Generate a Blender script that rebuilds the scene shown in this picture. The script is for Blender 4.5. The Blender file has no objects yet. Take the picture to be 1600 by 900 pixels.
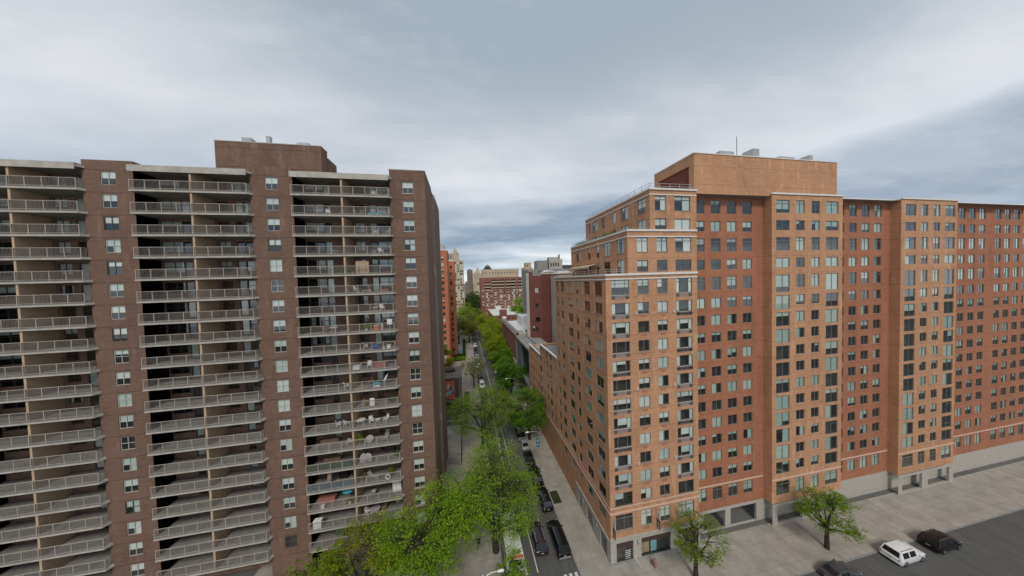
import bpy, bmesh, math, random
import numpy as np
from mathutils import Vector, Matrix
rnd = random.Random(7)
scene = bpy.context.scene
C = scene.collection
PI = math.pi

# ------------------------------------------------------------------ materials
def srgb(r, g, b):
    f = lambda c: (c/255/12.92) if c/255 <= .04045 else ((c/255+.055)/1.055)**2.4
    return (f(r), f(g), f(b), 1)
def newmat(name):
    m = bpy.data.materials.new(name); m.use_nodes = True
    nt = m.node_tree; nt.nodes.clear()
    out = nt.nodes.new('ShaderNodeOutputMaterial')
    return m, nt, out
def N(nt, t, **kw):
    n = nt.nodes.new(t)
    for k, v in kw.items(): setattr(n, k, v)
    return n
def L(nt, a, b): nt.links.new(a, b)
def mixc(nt, fac, a, b, mode='MIX'):
    n = N(nt, 'ShaderNodeMix', data_type='RGBA', blend_type=mode)
    for i, v in ((0, fac), (6, a), (7, b)):
        if isinstance(v, (int, float)): n.inputs[i].default_value = v
        elif isinstance(v, tuple): n.inputs[i].default_value = v if len(v) == 4 else (*v, 1)
        else: L(nt, v, n.inputs[i])
    return n.outputs[2]
def rng(nt, v, a, b, c=0., d=1.):
    n = N(nt, 'ShaderNodeMapRange'); L(nt, v, n.inputs[0])
    for i, x in enumerate((a, b, c, d)): n.inputs[i+1].default_value = x
    return n.outputs[0]
def noise(nt, vec, scale, detail=4, rough=.55):
    n = N(nt, 'ShaderNodeTexNoise'); n.inputs['Scale'].default_value = scale
    n.inputs['Detail'].default_value = detail; n.inputs['Roughness'].default_value = rough
    L(nt, vec, n.inputs['Vector']); return n.outputs['Fac']
def mapping(nt, vec, scale=(1, 1, 1), loc=(0, 0, 0)):
    n = N(nt, 'ShaderNodeMapping'); n.inputs['Scale'].default_value = scale; n.inputs['Location'].default_value = loc
    L(nt, vec, n.inputs['Vector']); return n.outputs[0]
def bsdf(nt, out, col, rough=.8, metal=0, spec=.3):
    b = N(nt, 'ShaderNodeBsdfPrincipled')
    if isinstance(col, tuple): b.inputs['Base Color'].default_value = col if len(col) == 4 else (*col, 1)
    else: L(nt, col, b.inputs['Base Color'])
    b.inputs['Roughness'].default_value = rough; b.inputs['Metallic'].default_value = metal
    b.inputs['Specular IOR Level'].default_value = spec
    L(nt, b.outputs[0], out.inputs[0]); return b
def mat_plain(name, col, rough=.7, metal=0, spec=.3, var=.15, scale=1.5):
    m, nt, out = newmat(name); col = (*col[:3], 1)
    g = N(nt, 'ShaderNodeNewGeometry')
    n = noise(nt, g.outputs['Position'], scale)
    f = rng(nt, n, .25, .75)
    d = tuple(c*(1-var) for c in col[:3]); u = tuple(min(1, c*(1+var)) for c in col[:3])
    bsdf(nt, out, mixc(nt, f, d, u), rough, metal, spec); return m
def mat_brick(name, c1, c2, mortar, stain=0., band=0., floor_h=2.7, floor_o=0., streak=0.):
    m, nt, out = newmat(name)
    g = N(nt, 'ShaderNodeNewGeometry'); P = g.outputs['Position']
    sp = N(nt, 'ShaderNodeSeparateXYZ'); L(nt, P, sp.inputs[0])
    add = N(nt, 'ShaderNodeMath', operation='ADD'); L(nt, sp.outputs[0], add.inputs[0]); L(nt, sp.outputs[1], add.inputs[1])
    cb = N(nt, 'ShaderNodeCombineXYZ'); L(nt, add.outputs[0], cb.inputs[0]); L(nt, sp.outputs[2], cb.inputs[1])
    br = N(nt, 'ShaderNodeTexBrick'); L(nt, cb.outputs[0], br.inputs['Vector'])
    br.inputs['Scale'].default_value = 1; br.inputs['Brick Width'].default_value = .42; br.inputs['Row Height'].default_value = .14
    br.inputs['Mortar Size'].default_value = .012; br.inputs['Color1'].default_value = (*c1, 1); br.inputs['Color2'].default_value = (*c2, 1)
    br.inputs['Mortar'].default_value = (*mortar, 1)
    n1 = noise(nt, mapping(nt, cb.outputs[0], (.55, 3.2, 1)), 1.3, 6, .7)
    n2 = noise(nt, P, .13, 3)
    c = mixc(nt, rng(nt, n1, .35, .65, 0, .6), br.outputs[0], tuple(x*.66 for x in c1))
    n3 = noise(nt, mapping(nt, cb.outputs[0], (.9, 4.5, 1), (3, 1, 0)), 1.7, 4, .7)
    c = mixc(nt, rng(nt, n3, .5, .7, 0, .45), c, tuple(min(1, x*1.25) for x in c2))
    c = mixc(nt, rng(nt, n2, .35, .7, 0, .35), c, tuple(min(1, x*1.2) for x in c2))
    n5 = noise(nt, mapping(nt, P, (.28, .28, .07), (11, 4, 2)), 1., 5, .65)
    c = mixc(nt, rng(nt, n5, .5, .68, 0, .3), c, tuple(x*.6 for x in c1))
    if band:
        fr = N(nt, 'ShaderNodeMath', operation='MULTIPLY_ADD'); L(nt, sp.outputs[2], fr.inputs[0])
        fr.inputs[1].default_value = 1/floor_h; fr.inputs[2].default_value = -floor_o/floor_h+100
        fm = N(nt, 'ShaderNodeMath', operation='FRACT'); L(nt, fr.outputs[0], fm.inputs[0])
        ln = N(nt, 'ShaderNodeMath', operation='LESS_THAN'); L(nt, fm.outputs[0], ln.inputs[0]); ln.inputs[1].default_value = .035
        k = N(nt, 'ShaderNodeMath', operation='MULTIPLY'); L(nt, ln.outputs[0], k.inputs[0]); k.inputs[1].default_value = band
        c = mixc(nt, k.outputs[0], c, tuple(x*.45 for x in c1))
    if stain:
        s = noise(nt, mapping(nt, P, (1.3, 1.3, .22)), 1.0, 6, .65)
        c = mixc(nt, rng(nt, s, .56, .72, 0, stain), c, tuple(min(1, x*1.7+.05) for x in c2))
        s2 = noise(nt, mapping(nt, P, (.9, .9, .3), (7, 3, 1)), .8, 5, .6)
        c = mixc(nt, rng(nt, s2, .55, .75, 0, stain), c, tuple(x*.45 for x in c1))
    if streak:
        s = noise(nt, mapping(nt, P, (1., .9, .035), (3, 9, 2)), 1.6, 5, .6)
        c = mixc(nt, rng(nt, s, .54, .63, 0, streak), c, (.37, .31, .265))
    b = bsdf(nt, out, c, .88, 0, .2)
    bp = N(nt, 'ShaderNodeBump'); bp.inputs['Strength'].default_value = .35; bp.inputs['Distance'].default_value = .03
    L(nt, br.outputs['Fac'], bp.inputs['Height']); bp.invert = True
    L(nt, bp.outputs[0], b.inputs['Normal'])
    return m
def mat_paving(name, c1, c2, joint, w=1.5, h=1.5, dirt=.5, jw=.02, rot=0):
    m, nt, out = newmat(name)
    g = N(nt, 'ShaderNodeNewGeometry'); P = g.outputs['Position']
    br = N(nt, 'ShaderNodeTexBrick'); br.offset = 0
    L(nt, P, br.inputs['Vector']); br.inputs['Scale'].default_value = 1
    br.inputs['Brick Width'].default_value = w; br.inputs['Row Height'].default_value = h; br.inputs['Mortar Size'].default_value = jw
    br.inputs['Color1'].default_value = (*c1, 1); br.inputs['Color2'].default_value = (*c2, 1); br.inputs['Mortar'].default_value = (*joint, 1)
    n = noise(nt, P, .45, 7, .65)
    c = mixc(nt, rng(nt, n, .38, .7, 0, dirt), br.outputs[0], tuple(x*.55 for x in c1))
    n2 = noise(nt, mapping(nt, P, (1, 1, 1), (5, 5, 5)), 2.8, 4, .7)
    c = mixc(nt, rng(nt, n2, .58, .72, 0, dirt*.8), c, tuple(x*.6 for x in c1))
    bsdf(nt, out, c, .9, 0, .2); return m
def mat_asphalt(name):
    m, nt, out = newmat(name)
    g = N(nt, 'ShaderNodeNewGeometry'); P = g.outputs['Position']
    n = noise(nt, mapping(nt, P, (1.4, .09, 1)), 1.0, 5, .6)
    c = mixc(nt, rng(nt, n, .3, .7), (.075, .073, .070), (.125, .122, .116))
    n2 = noise(nt, P, .35, 7, .7)
    c = mixc(nt, rng(nt, n2, .55, .66, 0, .55), c, (.05, .049, .048))
    n3 = noise(nt, P, 9, 3)
    c = mixc(nt, rng(nt, n3, .35, .7, 0, .3), c, (.13, .127, .122))
    bsdf(nt, out, c, .85, 0, .3); return m
def mat_leaf(name, a, b, trans=.45):
    m, nt, out = newmat(name)
    g = N(nt, 'ShaderNodeNewGeometry')
    f = g.outputs['Random Per Island']
    c = mixc(nt, f, a, b)
    n = noise(nt, g.outputs['Position'], .45, 2)
    c = mixc(nt, rng(nt, n, .35, .65, 0, .5), c, tuple(x*y for x, y in zip(b, (1.25, 1.1, .8))))
    d = N(nt, 'ShaderNodeBsdfPrincipled'); L(nt, c, d.inputs['Base Color']); d.inputs['Roughness'].default_value = .6; d.inputs['Specular IOR Level'].default_value = .2
    t = N(nt, 'ShaderNodeBsdfTranslucent'); L(nt, mixc(nt, 1., c, (1.5, 1.5, .9), 'MULTIPLY'), t.inputs[0])
    mx = N(nt, 'ShaderNodeMixShader'); mx.inputs[0].default_value = trans
    L(nt, d.outputs[0], mx.inputs[1]); L(nt, t.outputs[0], mx.inputs[2]); L(nt, mx.outputs[0], out.inputs[0]); return m
def mat_glass(name, tint=(.72, .8, .78), rough=.02, f0=1.6, wob=.0):
    m, nt, out = newmat(name)
    tr = N(nt, 'ShaderNodeBsdfTransparent'); tr.inputs[0].default_value = (*tint, 1)
    gl = N(nt, 'ShaderNodeBsdfGlossy'); gl.inputs['Roughness'].default_value = rough
    gl.inputs['Color'].default_value = (.95, .98, 1, 1)
    lw = N(nt, 'ShaderNodeLayerWeight'); lw.inputs[0].default_value = .5
    pw_ = N(nt, 'ShaderNodeMath', operation='POWER'); L(nt, lw.outputs['Facing'], pw_.inputs[0]); pw_.inputs[1].default_value = 4.
    r0 = ((f0-1)/(f0+1))**2
    ma = N(nt, 'ShaderNodeMath', operation='MULTIPLY_ADD'); L(nt, pw_.outputs[0], ma.inputs[0]); ma.inputs[1].default_value = 1-r0; ma.inputs[2].default_value = r0
    mx = N(nt, 'ShaderNodeMixShader'); L(nt, ma.outputs[0], mx.inputs[0])
    L(nt, tr.outputs[0], mx.inputs[1]); L(nt, gl.outputs[0], mx.inputs[2]); L(nt, mx.outputs[0], out.inputs[0]); return m

M = {}
M['lbrick'] = mat_brick('brown_brick', (.165, .098, .070), (.215, .128, .094), (.20, .15, .12), stain=.34, band=.6, floor_h=2.712, floor_o=52.0)
M['lside'] = mat_brick('stained_brown_brick', (.20, .118, .085), (.25, .152, .112), (.22, .165, .13), stain=.1, streak=.65)
M['paleside'] = mat_brick('patched_pale_brick', (.42, .34, .28), (.5, .42, .36), (.4, .34, .3), stain=.6)
M['rbrick'] = mat_brick('orange_brick', (.49, .246, .136), (.58, .315, .180), (.47, .32, .225), stain=.38, band=.4, floor_h=2.635, floor_o=37.2)
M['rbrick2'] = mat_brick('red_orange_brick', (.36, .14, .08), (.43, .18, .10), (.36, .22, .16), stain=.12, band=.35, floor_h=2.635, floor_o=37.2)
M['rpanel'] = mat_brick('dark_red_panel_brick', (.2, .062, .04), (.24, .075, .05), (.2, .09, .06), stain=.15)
M['dred'] = mat_brick('maroon_brick', (.14, .052, .042), (.165, .062, .05), (.16, .07, .06), stain=.2)
M['dred2'] = mat_brick('rust_maroon_brick', (.17, .066, .052), (.195, .078, .062), (.18, .09, .08), stain=.2)
M['redb'] = mat_brick('red_brick', (.245, .095, .075), (.30, .12, .095), (.3, .2, .17), stain=.15)
M['orangeb'] = mat_brick('bright_orange_brick', (.50, .165, .082), (.56, .20, .10), (.45, .25, .16), stain=.1)
M['beigeb'] = mat_brick('beige_brick', (.50, .40, .27), (.56, .46, .32), (.5, .42, .32), stain=.2)
M['creamb'] = mat_brick('cream_brick', (.50, .41, .29), (.56, .47, .34), (.48, .42, .33), stain=.15)
M['greyb'] = mat_brick('grey_brown_brick', (.22, .17, .14), (.26, .2, .165), (.25, .2, .17), stain=.15)
M['conc'] = mat_plain('pale_concrete', (.44, .41, .36), .85, var=.2, scale=1.1)
M['bbrick'] = mat_brick('shaded_balcony_brick', (.23, .135, .098), (.28, .17, .125), (.24, .175, .14), stain=.2)
M['picket'] = mat_plain('grey_picket', (.30, .27, .245), .5, var=.05)
M['ventr'] = mat_plain('brick_red_vent', (.36, .165, .095), .8, var=.1)
M['rust'] = mat_plain('rust_vent', (.24, .115, .075), .8, var=.2)
M['soffit'] = mat_plain('shaded_soffit', (.27, .265, .23), .9, var=.1)  # slab underside: recess shade put into the colour, darker than the concrete edge
M['tan'] = mat_plain('tan_render', (.50, .36, .24), .9, var=.12)
M['deck'] = mat_plain('balcony_deck', (.23, .215, .2), .9, var=.2)
M['rail'] = mat_plain('light_painted_rail', (.44, .39, .335), .5, var=.06)
M['stone'] = mat_plain('grey_limestone', (.42, .385, .34), .85, var=.14, scale=1.8)
M['coping'] = mat_plain('white_coping', (.72, .69, .65), .8, var=.08)
M['belt'] = mat_plain('pink_stone_belt', (.62, .46, .36), .8, var=.08)
M['frame'] = mat_plain('bronze_frame', (.105, .09, .078), .45, var=.1)
M['oframe'] = mat_plain('olive_grey_frame', (.22, .205, .18), .45, var=.08)
M['lframe'] = mat_plain('pale_aluminium_frame', (.50, .47, .43), .4, var=.05)
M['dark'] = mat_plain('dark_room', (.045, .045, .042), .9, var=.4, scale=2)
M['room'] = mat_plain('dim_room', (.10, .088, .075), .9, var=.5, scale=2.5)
M['blind'] = mat_plain('off_white_blind', (.68, .71, .665), .8, var=.06)
M['blind2'] = mat_plain('pale_curtain', (.54, .60, .565), .8, var=.12)
M['belt2'] = mat_plain('buff_panel', (.42, .32, .235), .85, var=.1)
M['spandrel'] = mat_plain('mauve_spandrel', (.28, .215, .19), .6, var=.08)
M['glass'] = mat_glass('window_glass', (.93, .96, .95), f0=2.1)
M['glass2'] = mat_glass('green_window_glass', (.78, .86, .82), f0=2.1)
M['roofgrey'] = mat_plain('grey_roofing', (.33, .31, .29), .95, var=.25, scale=.4)
M['brownroof'] = mat_plain('brown_grey_roofing', (.19, .155, .13), .95, var=.3, scale=.5)
M['roofwhite'] = mat_plain('white_roofing', (.66, .66, .65), .9, var=.08, scale=.3)
M['gmetal'] = mat_plain('galvanised_metal', (.42, .42, .42), .45, .3, var=.1)
M['dmetal'] = mat_plain('dark_metal', (.05, .05, .05), .5, .2, var=.1)
M['gconc'] = mat_plain('grey_concrete', (.27, .265, .25), .9, var=.2, scale=.5)
M['dgrey'] = mat_plain('charcoal_cladding', (.075, .08, .08), .6, var=.2, scale=.4)
M['ggreen'] = mat_plain('grey_green_wall', (.13, .15, .14), .8, var=.2, scale=.4)
M['asphalt'] = mat_asphalt('asphalt')
M['walk'] = mat_paving('sidewalk_concrete', (.37, .338, .295), (.40, .365, .32), (.28, .255, .225), 1.52, 3.04, .65, .03)
M['plaza'] = mat_paving('plaza_paving', (.37, .33, .28), (.42, .375, .325), (.31, .275, .235), 2.4, 2.4, .6)
M['kerb'] = mat_plain('granite_kerb', (.26, .25, .24), .9, var=.2)
M['ground'] = mat_plain('city_ground', (.13, .125, .115), .95, var=.3, scale=.05)
M['paint'] = mat_plain('road_paint', (.62, .61, .58), .8, var=.25, scale=3)
M['soil'] = mat_plain('soil', (.07, .052, .038), .95, var=.4, scale=4)
M['bark'] = mat_plain('bark', (.045, .036, .028), .95, var=.4, scale=6)
M['barkpale'] = mat_plain('pale_bark', (.14, .11, .08), .95, var=.4, scale=6)
M['blackpaint'] = mat_plain('black_car_paint', (.006, .006, .007), .16, 0, .6, var=.1)
M['maroonpaint'] = mat_plain('dark_plum_car_paint', (.03, .016, .018), .16, 0, .6, var=.1)
M['whitepaint'] = mat_plain('white_car_paint', (.72, .72, .71), .25, 0, .5, var=.05)
M['silverpaint'] = mat_plain('silver_car_paint', (.42, .43, .44), .28, .4, .5, var=.05)
M['greypaint'] = mat_plain('dark_grey_car_paint', (.06, .065, .07), .2, 0, .5, var=.05)
M['cglass'] = mat_plain('car_glass', (.012, .014, .016), .06, 0, .8, var=.1)
M['tyre'] = mat_plain('tyre_rubber', (.02, .02, .02), .9, var=.1)
M['rim'] = mat_plain('alloy_rim', (.4, .4, .41), .3, .8, var=.05)
M['red'] = mat_plain('red_lamp_lens', (.22, .02, .015), .25, var=.05)
M['lens'] = mat_plain('clear_lamp_lens', (.7, .7, .68), .2, var=.05)
M['chrome'] = mat_plain('chrome', (.6, .6, .6), .15, 1, var=.03)
M['teal'] = mat_plain('teal_cloth', (.02, .16, .16), .8, var=.1)
M['white'] = mat_plain('white_plastic', (.74, .73, .70), .5, var=.05)
M['wood'] = mat_plain('weathered_wood', (.30, .20, .125), .8, var=.2)
M['tanwood'] = mat_plain('tan_wood', (.42, .30, .21), .8, var=.15)
M['blue'] = mat_plain('blue_tarp', (.05, .10, .32), .7, var=.15)
M['cyan'] = mat_plain('turquoise_plastic', (.05, .34, .42), .5, var=.1)
M['orange'] = mat_plain('orange_plastic', (.62, .16, .06), .6, var=.1)
M['redcloth'] = mat_plain('faded_red_cloth', (.34, .14, .11), .9, var=.15)
M['greycloth'] = mat_plain('grey_cloth', (.36, .34, .33), .9, var=.12)
M['greynet'] = mat_plain('dark_green_netting', (.055, .085, .05), .9, var=.2)
M['bluenet'] = mat_plain('slate_blue_netting', (.10, .135, .16), .9, var=.2)
M['terracotta'] = mat_plain('terracotta', (.36, .15, .08), .8, var=.1)
M['black'] = mat_plain('black_cloth', (.018, .018, .02), .9, var=.2)
M['skin'] = mat_plain('skin', (.42, .26, .19), .6, var=.03)
M['hair'] = mat_plain('dark_hair', (.03, .022, .017), .7, var=.1)
M['denim'] = mat_plain('dark_denim', (.05, .06, .09), .9, var=.1)
M['bluemat'] = mat_plain('blue_play_surface', (.12, .22, .27), .9, var=.12)
M['mural_o'] = mat_plain('mural_orange', (.66, .18, .09), .8, var=.15)
M['mural_w'] = mat_plain('mural_white', (.70, .70, .68), .8, var=.08)
M['mural_c'] = mat_plain('mural_pale_blue', (.22, .46, .54), .8, var=.1)
M['mural_d'] = mat_plain('mural_slate', (.085, .095, .12), .8, var=.1)
M['yposter'] = mat_plain('yellow_poster', (.40, .32, .17), .8, var=.25, scale=3)
M['brownsign'] = mat_plain('brown_fascia', (.07, .045, .036), .7, var=.1)
LEAF = {
 'fresh': mat_leaf('fresh_green_leaves', (.118, .225, .012), (.20, .335, .022)),
 'freshlight': mat_leaf('light_fresh_leaves', (.185, .315, .018), (.295, .44, .038)),
 'lime': mat_leaf('lime_leaves', (.215, .30, .010), (.34, .42, .022)),
 'limedark': mat_leaf('dark_lime_leaves', (.13, .21, .010), (.21, .29, .016)),  # darker lime tone, mixed in at random per leaf clump
 'deep': mat_leaf('deep_green_leaves', (.045, .15, .014), (.09, .23, .022)),
 'deeplight': mat_leaf('mid_green_leaves', (.085, .205, .016), (.15, .29, .025)),
 'yellow': mat_leaf('yellow_leaves', (.17, .20, .010), (.27, .265, .018)),
 'olive': mat_leaf('olive_leaves', (.125, .18, .024), (.20, .25, .045)),
 'tan': mat_leaf('budding_tan_leaves', (.15, .14, .05), (.23, .20, .08)),
 'dark': mat_leaf('dark_green_leaves', (.035, .072, .014), (.07, .115, .022)),
 'pale': mat_leaf('pale_green_leaves', (.15, .245, .022), (.25, .35, .045)),
}

# ------------------------------------------------------------------ mesh helpers
class MB:
    def __init__(s): s.v = []; s.f = []; s.m = []; s.mats = []
    def mi(s, mat):
        if mat not in s.mats: s.mats.append(mat)
        return s.mats.index(mat)
    def poly(s, pts, mat):
        n = len(s.v); s.v += [tuple(p) for p in pts]; s.f.append(tuple(range(n, n+len(pts)))); s.m.append(s.mi(mat))
    def box(s, x0, x1, y0, y1, z0, z1, mat, skip=''):
        n = len(s.v)
        s.v += [(x0, y0, z0), (x1, y0, z0), (x1, y1, z0), (x0, y1, z0), (x0, y0, z1), (x1, y0, z1), (x1, y1, z1), (x0, y1, z1)]
        F = {'b': (0, 3, 2, 1), 't': (4, 5, 6, 7), 'f': (0, 1, 5, 4), 'k': (2, 3, 7, 6), 'l': (3, 0, 4, 7), 'r': (1, 2, 6, 5)}
        i = s.mi(mat)
        for k, q in F.items():
            if k not in skip: s.f.append(tuple(n+a for a in q)); s.m.append(i)
    def tube(s, pts, rads, mat, seg=6, cap=True):
        n0 = len(s.v); i = s.mi(mat); pts = [Vector(p) for p in pts]
        for k, p in enumerate(pts):
            d = (pts[min(k+1, len(pts)-1)]-pts[max(k-1, 0)]).normalized()
            a = d.cross(Vector((0, 0, 1)) if abs(d.z) < .9 else Vector((1, 0, 0))).normalized(); b = d.cross(a)
            r = rads[k] if isinstance(rads, (list, tuple)) else rads
            for j in range(seg):
                t = 2*PI*j/seg; s.v.append(tuple(p+a*(r*math.cos(t))+b*(r*math.sin(t))))
        for k in range(len(pts)-1):
            for j in range(seg):
                a = n0+k*seg+j; b = n0+k*seg+(j+1) % seg
                s.f.append((a, b, b+seg, a+seg)); s.m.append(i)
        if cap:
            s.f.append(tuple(n0+j for j in range(seg))); s.m.append(i)
            e = n0+(len(pts)-1)*seg; s.f.append(tuple(e+j for j in reversed(range(seg)))); s.m.append(i)
    def cyl(s, x, y, z0, z1, r, mat, seg=12, r2=None):
        s.tube([(x, y, z0), (x, y, z1)], [r, r if r2 is None else r2], mat, seg)
    def facade(s, axis, c, u0, u1, z0, z1, holes, mat, depth=.2, sign=1):
        """wall sheet on Y=c (axis 'x') or X=c (axis 'y') with openings; reveals go sign*depth into the building"""
        us = sorted({u0, u1, *[h[0] for h in holes], *[h[1] for h in holes]}); zs = sorted({z0, z1, *[h[2] for h in holes], *[h[3] for h in holes]})
        us = [u for u in us if u0 <= u <= u1]; zs = [z for z in zs if z0 <= z <= z1]
        P = (lambda u, z, d=0: (u, c+d, z)) if axis == 'x' else (lambda u, z, d=0: (c+d, u, z))
        for a, b in zip(us, us[1:]):
            hc = [h for h in holes if h[0] <= (a+b)/2 <= h[1]]
            run = None
            for p, q in zip(zs, zs[1:]):
                m = (p+q)/2
                if any(h[2] <= m <= h[3] for h in hc):
                    if run: s.poly([P(a, run[0]), P(b, run[0]), P(b, run[1]), P(a, run[1])], mat); run = None
                else: run = (run[0], q) if run else (p, q)
            if run: s.poly([P(a, run[0]), P(b, run[0]), P(b, run[1]), P(a, run[1])], mat)
        d = depth*sign
        for a, b, p, q in [h[:4] for h in holes]:
            s.poly([P(a, p), P(b, p), P(b, p, d), P(a, p, d)], mat); s.poly([P(a, q), P(b, q), P(b, q, d), P(a, q, d)], mat)
            s.poly([P(a, p), P(a, q), P(a, q, d), P(a, p, d)], mat); s.poly([P(b, p), P(b, q), P(b, q, d), P(b, p, d)], mat)
    def add(s, o, loc=(0, 0, 0), rz=0):
        n = len(s.v); c, t = math.cos(rz), math.sin(rz)
        s.v += [(x*c-y*t+loc[0], x*t+y*c+loc[1], z+loc[2]) for x, y, z in o.v]
        s.f += [tuple(n+a for a in q) for q in o.f]; mp = [s.mi(m) for m in o.mats]; s.m += [mp[k] for k in o.m]
    def mesh(s, name, org=(0, 0, 0), smooth=False):
        me = bpy.data.meshes.new(name)
        me.from_pydata([(x-org[0], y-org[1], z-org[2]) for x, y, z in s.v], [], s.f)
        for m in s.mats: me.materials.append(m)
        me.polygons.foreach_set('material_index', s.m)
        if smooth: me.polygons.foreach_set('use_smooth', [True]*len(me.polygons))
        me.update(); return me
    def build(s, name, parent=None, org=(0, 0, 0), smooth=False):
        return link(name, s.mesh(name, org, smooth), parent)
def link(name, me, parent=None, loc=(0, 0, 0), rz=0):
    o = bpy.data.objects.new(name, me); C.objects.link(o)
    if parent: o.parent = parent
    o.location = loc; o.rotation_euler = (0, 0, rz); return o
def tag(o, label=None, cat=None, group=None, kind=None):
    for k, v in (('label', label), ('category', cat), ('group', group), ('kind', kind)):
        if v: o[k] = v
    return o
def thing(name, label, cat, loc=(0, 0, 0), rz=0, group=None):
    return tag(link(name, None, None, loc, rz), label, cat, group)
def copy_tree(o, parent=None):
    c = o.copy(); C.objects.link(c)
    if parent: c.parent = parent
    for ch in list(o.children): copy_tree(ch, c)
    return c
def structure(name, mb): return tag(mb.build(name), kind='structure')
def bevel(o, w=.03, seg=2):
    b = o.modifiers.new('bevel', 'BEVEL'); b.width = w; b.segments = seg; b.limit_method = 'ANGLE'; b.angle_limit = math.radians(35); return o

# ------------------------------------------------------------------ window kits (frame / pane / blind), local: x across, y into the wall, z up, origin at sill centre
_kit = {}
def window_kit(w, h, split, style, blind, fm, bm, glass='glass', roomd=.9):
    """blind: 0 none, <=1 drop height, >1 side curtains, or a tuple with one value per light"""
    key = (round(w, 2), round(h, 2), split, style, blind, fm, bm, glass)
    if key in _kit: return _kit[key]
    F, G, B = MB(), MB(), MB(); t = .055; a, b = -w/2, w/2; fmat = M[fm]
    d0, d1 = .07, .13
    F.box(a, b, d0, d1, 0, t, fmat); F.box(a, b, d0, d1, h-t, h, fmat)
    F.box(a, a+t, d0, d1, t, h-t, fmat); F.box(b-t, b, d0, d1, t, h-t, fmat)
    for s in split:
        x = a+w*s; F.box(x-t/2, x+t/2, d0-.004, d1, t, h-t, fmat)
    if style in ('transom', 'hung', 'bay_top'):
        zt = h*.76 if style != 'hung' else h*.5
        F.box(a+t, b-t, d0+.004, d1-.004, zt-t/2, zt+t/2, fmat)
    G.poly([(a+t, .10, t), (b-t, .10, t), (b-t, .10, h-t), (a+t, .10, h-t)], M[glass])
    allb = blind if isinstance(blind, tuple) else (blind,)
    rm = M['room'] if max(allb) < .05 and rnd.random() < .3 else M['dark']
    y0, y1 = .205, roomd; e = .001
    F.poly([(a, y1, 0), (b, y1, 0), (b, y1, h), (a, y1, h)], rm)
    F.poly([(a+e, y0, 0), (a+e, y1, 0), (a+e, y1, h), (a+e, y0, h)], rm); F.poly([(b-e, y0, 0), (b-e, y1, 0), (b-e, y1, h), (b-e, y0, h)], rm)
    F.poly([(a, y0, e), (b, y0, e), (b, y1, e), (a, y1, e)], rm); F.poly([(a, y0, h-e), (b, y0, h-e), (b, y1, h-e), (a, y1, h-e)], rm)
    yb = .15
    def drop(x0, x1, f): B.poly([(x0+.015, yb, h-h*f), (x1-.015, yb, h-h*f), (x1-.015, yb, h-.01), (x0+.015, yb, h-.01)], M[bm])
    if isinstance(blind, tuple):
        xs = [a, *[a+w*s for s in split], b]
        for x0, x1, f in zip(xs, xs[1:], blind):
            if f: drop(x0, x1, f)
    elif 0 < blind <= 1: drop(a, b, blind)
    elif blind > 1:
        cw = w*(blind-1)
        for x0, x1 in ((a, a+cw), (b-cw, b)): drop(x0, x1, .99)
    _kit[key] = [F, G, B, None]; return _kit[key]
def lights(n, dark=.38):
    """blinds of a window with n lights"""
    t = rnd.random()
    if t < dark: return 0 if n == 1 or rnd.random() < .75 else tuple(rnd.choice((0, 0, .3, .98)) for _ in range(n))
    q = rnd.choice((.3, .42, .55, .7, .98, .98, .98))
    if n == 1 or rnd.random() < .6: return q
    return tuple(rnd.choice((q, q, 0, .98, .5)) for _ in range(n))
def window_place(parent, kit, loc, rz, name='window'):
    F, G, B, mm = kit
    if mm is None:
        mm = kit[3] = (F.mesh('window_frame'), G.mesh('window_pane'), B.mesh('window_blind') if B.f else None)
    w = link(name, mm[0], parent, loc, rz); link('pane', mm[1], w)
    if mm[2]: link('blind', mm[2], w)
    return w
def window_merge(mb, kit, loc, rz):
    for k in kit[:3]: mb.add(k, loc, rz)

# ================================================================== SETTING
g = MB(); g.poly([(-3000, -200, -.02), (3000, -200, -.02), (3000, 6000, -.02), (-3000, 6000, -.02)], M['ground']); structure('ground', g)
XC, XL = 14.0, 4.0          # kerbs of the side street
YA = 26.0                   # kerb of the avenue
r = MB(); r.poly([(XL, YA, 0), (XC, YA, 0), (XC, 330, 0), (XL, 330, 0)], M['asphalt']); structure('road', r)
r = MB(); r.poly([(-160, 4, 0), (200, 4, 0), (200, YA, 0), (-160, YA, 0)], M['asphalt']); structure('avenue', r)
def slab(name, x0, x1, y0, y1, mat, kerb=''):
    m = MB(); m.box(x0, x1, y0, y1, -.01, .13, mat, 'b')
    for k in kerb:
        if k == 'l': m.box(x0-.16, x0-.002, y0, y1, -.01, .135, M['kerb'], 'b')
        if k == 'r': m.box(x1+.002, x1+.16, y0, y1, -.01, .135, M['kerb'], 'b')
        if k == 'f': m.box(x0, x1, y0-.16, y0-.002, -.01, .135, M['kerb'], 'b')
    structure(name, m)
slab('sidewalk', XC+.16, 19.2, YA+.16, 330, M['walk'], 'lf')
slab('sidewalk', 19.202, 200, YA+.16, 32.6, M['walk'], 'f')
slab('sidewalk', -.05, XL-.16, YA+.16, 330, M['walk'], 'rf')
slab('sidewalk', -160, -.052, YA+.16, 38.2, M['walk'], 'f')
slab('plaza', -30, -.052, 38.202, 73.3, M['plaza'])
slab('plaza', -30, -.052, 80.9, 250, M['plaza'])
dv = MB(); dv.poly([(-30, 73.3, 0), (-.052, 73.3, 0), (-.052, 80.9, 0), (-30, 80.9, 0)], M['asphalt']); structure('driveway', dv)
mk = MB(); z = .005
for x in (6.93, 7.13): mk.poly([(x-.06, 33.5, z), (x+.06, 33.5, z), (x+.06, 96, z), (x-.06, 96, z)], M['paint'])
mk.poly([(8.5, 33.5, z), (8.64, 33.5, z), (8.64, 300, z), (8.5, 300, z)], M['paint'])
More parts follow.
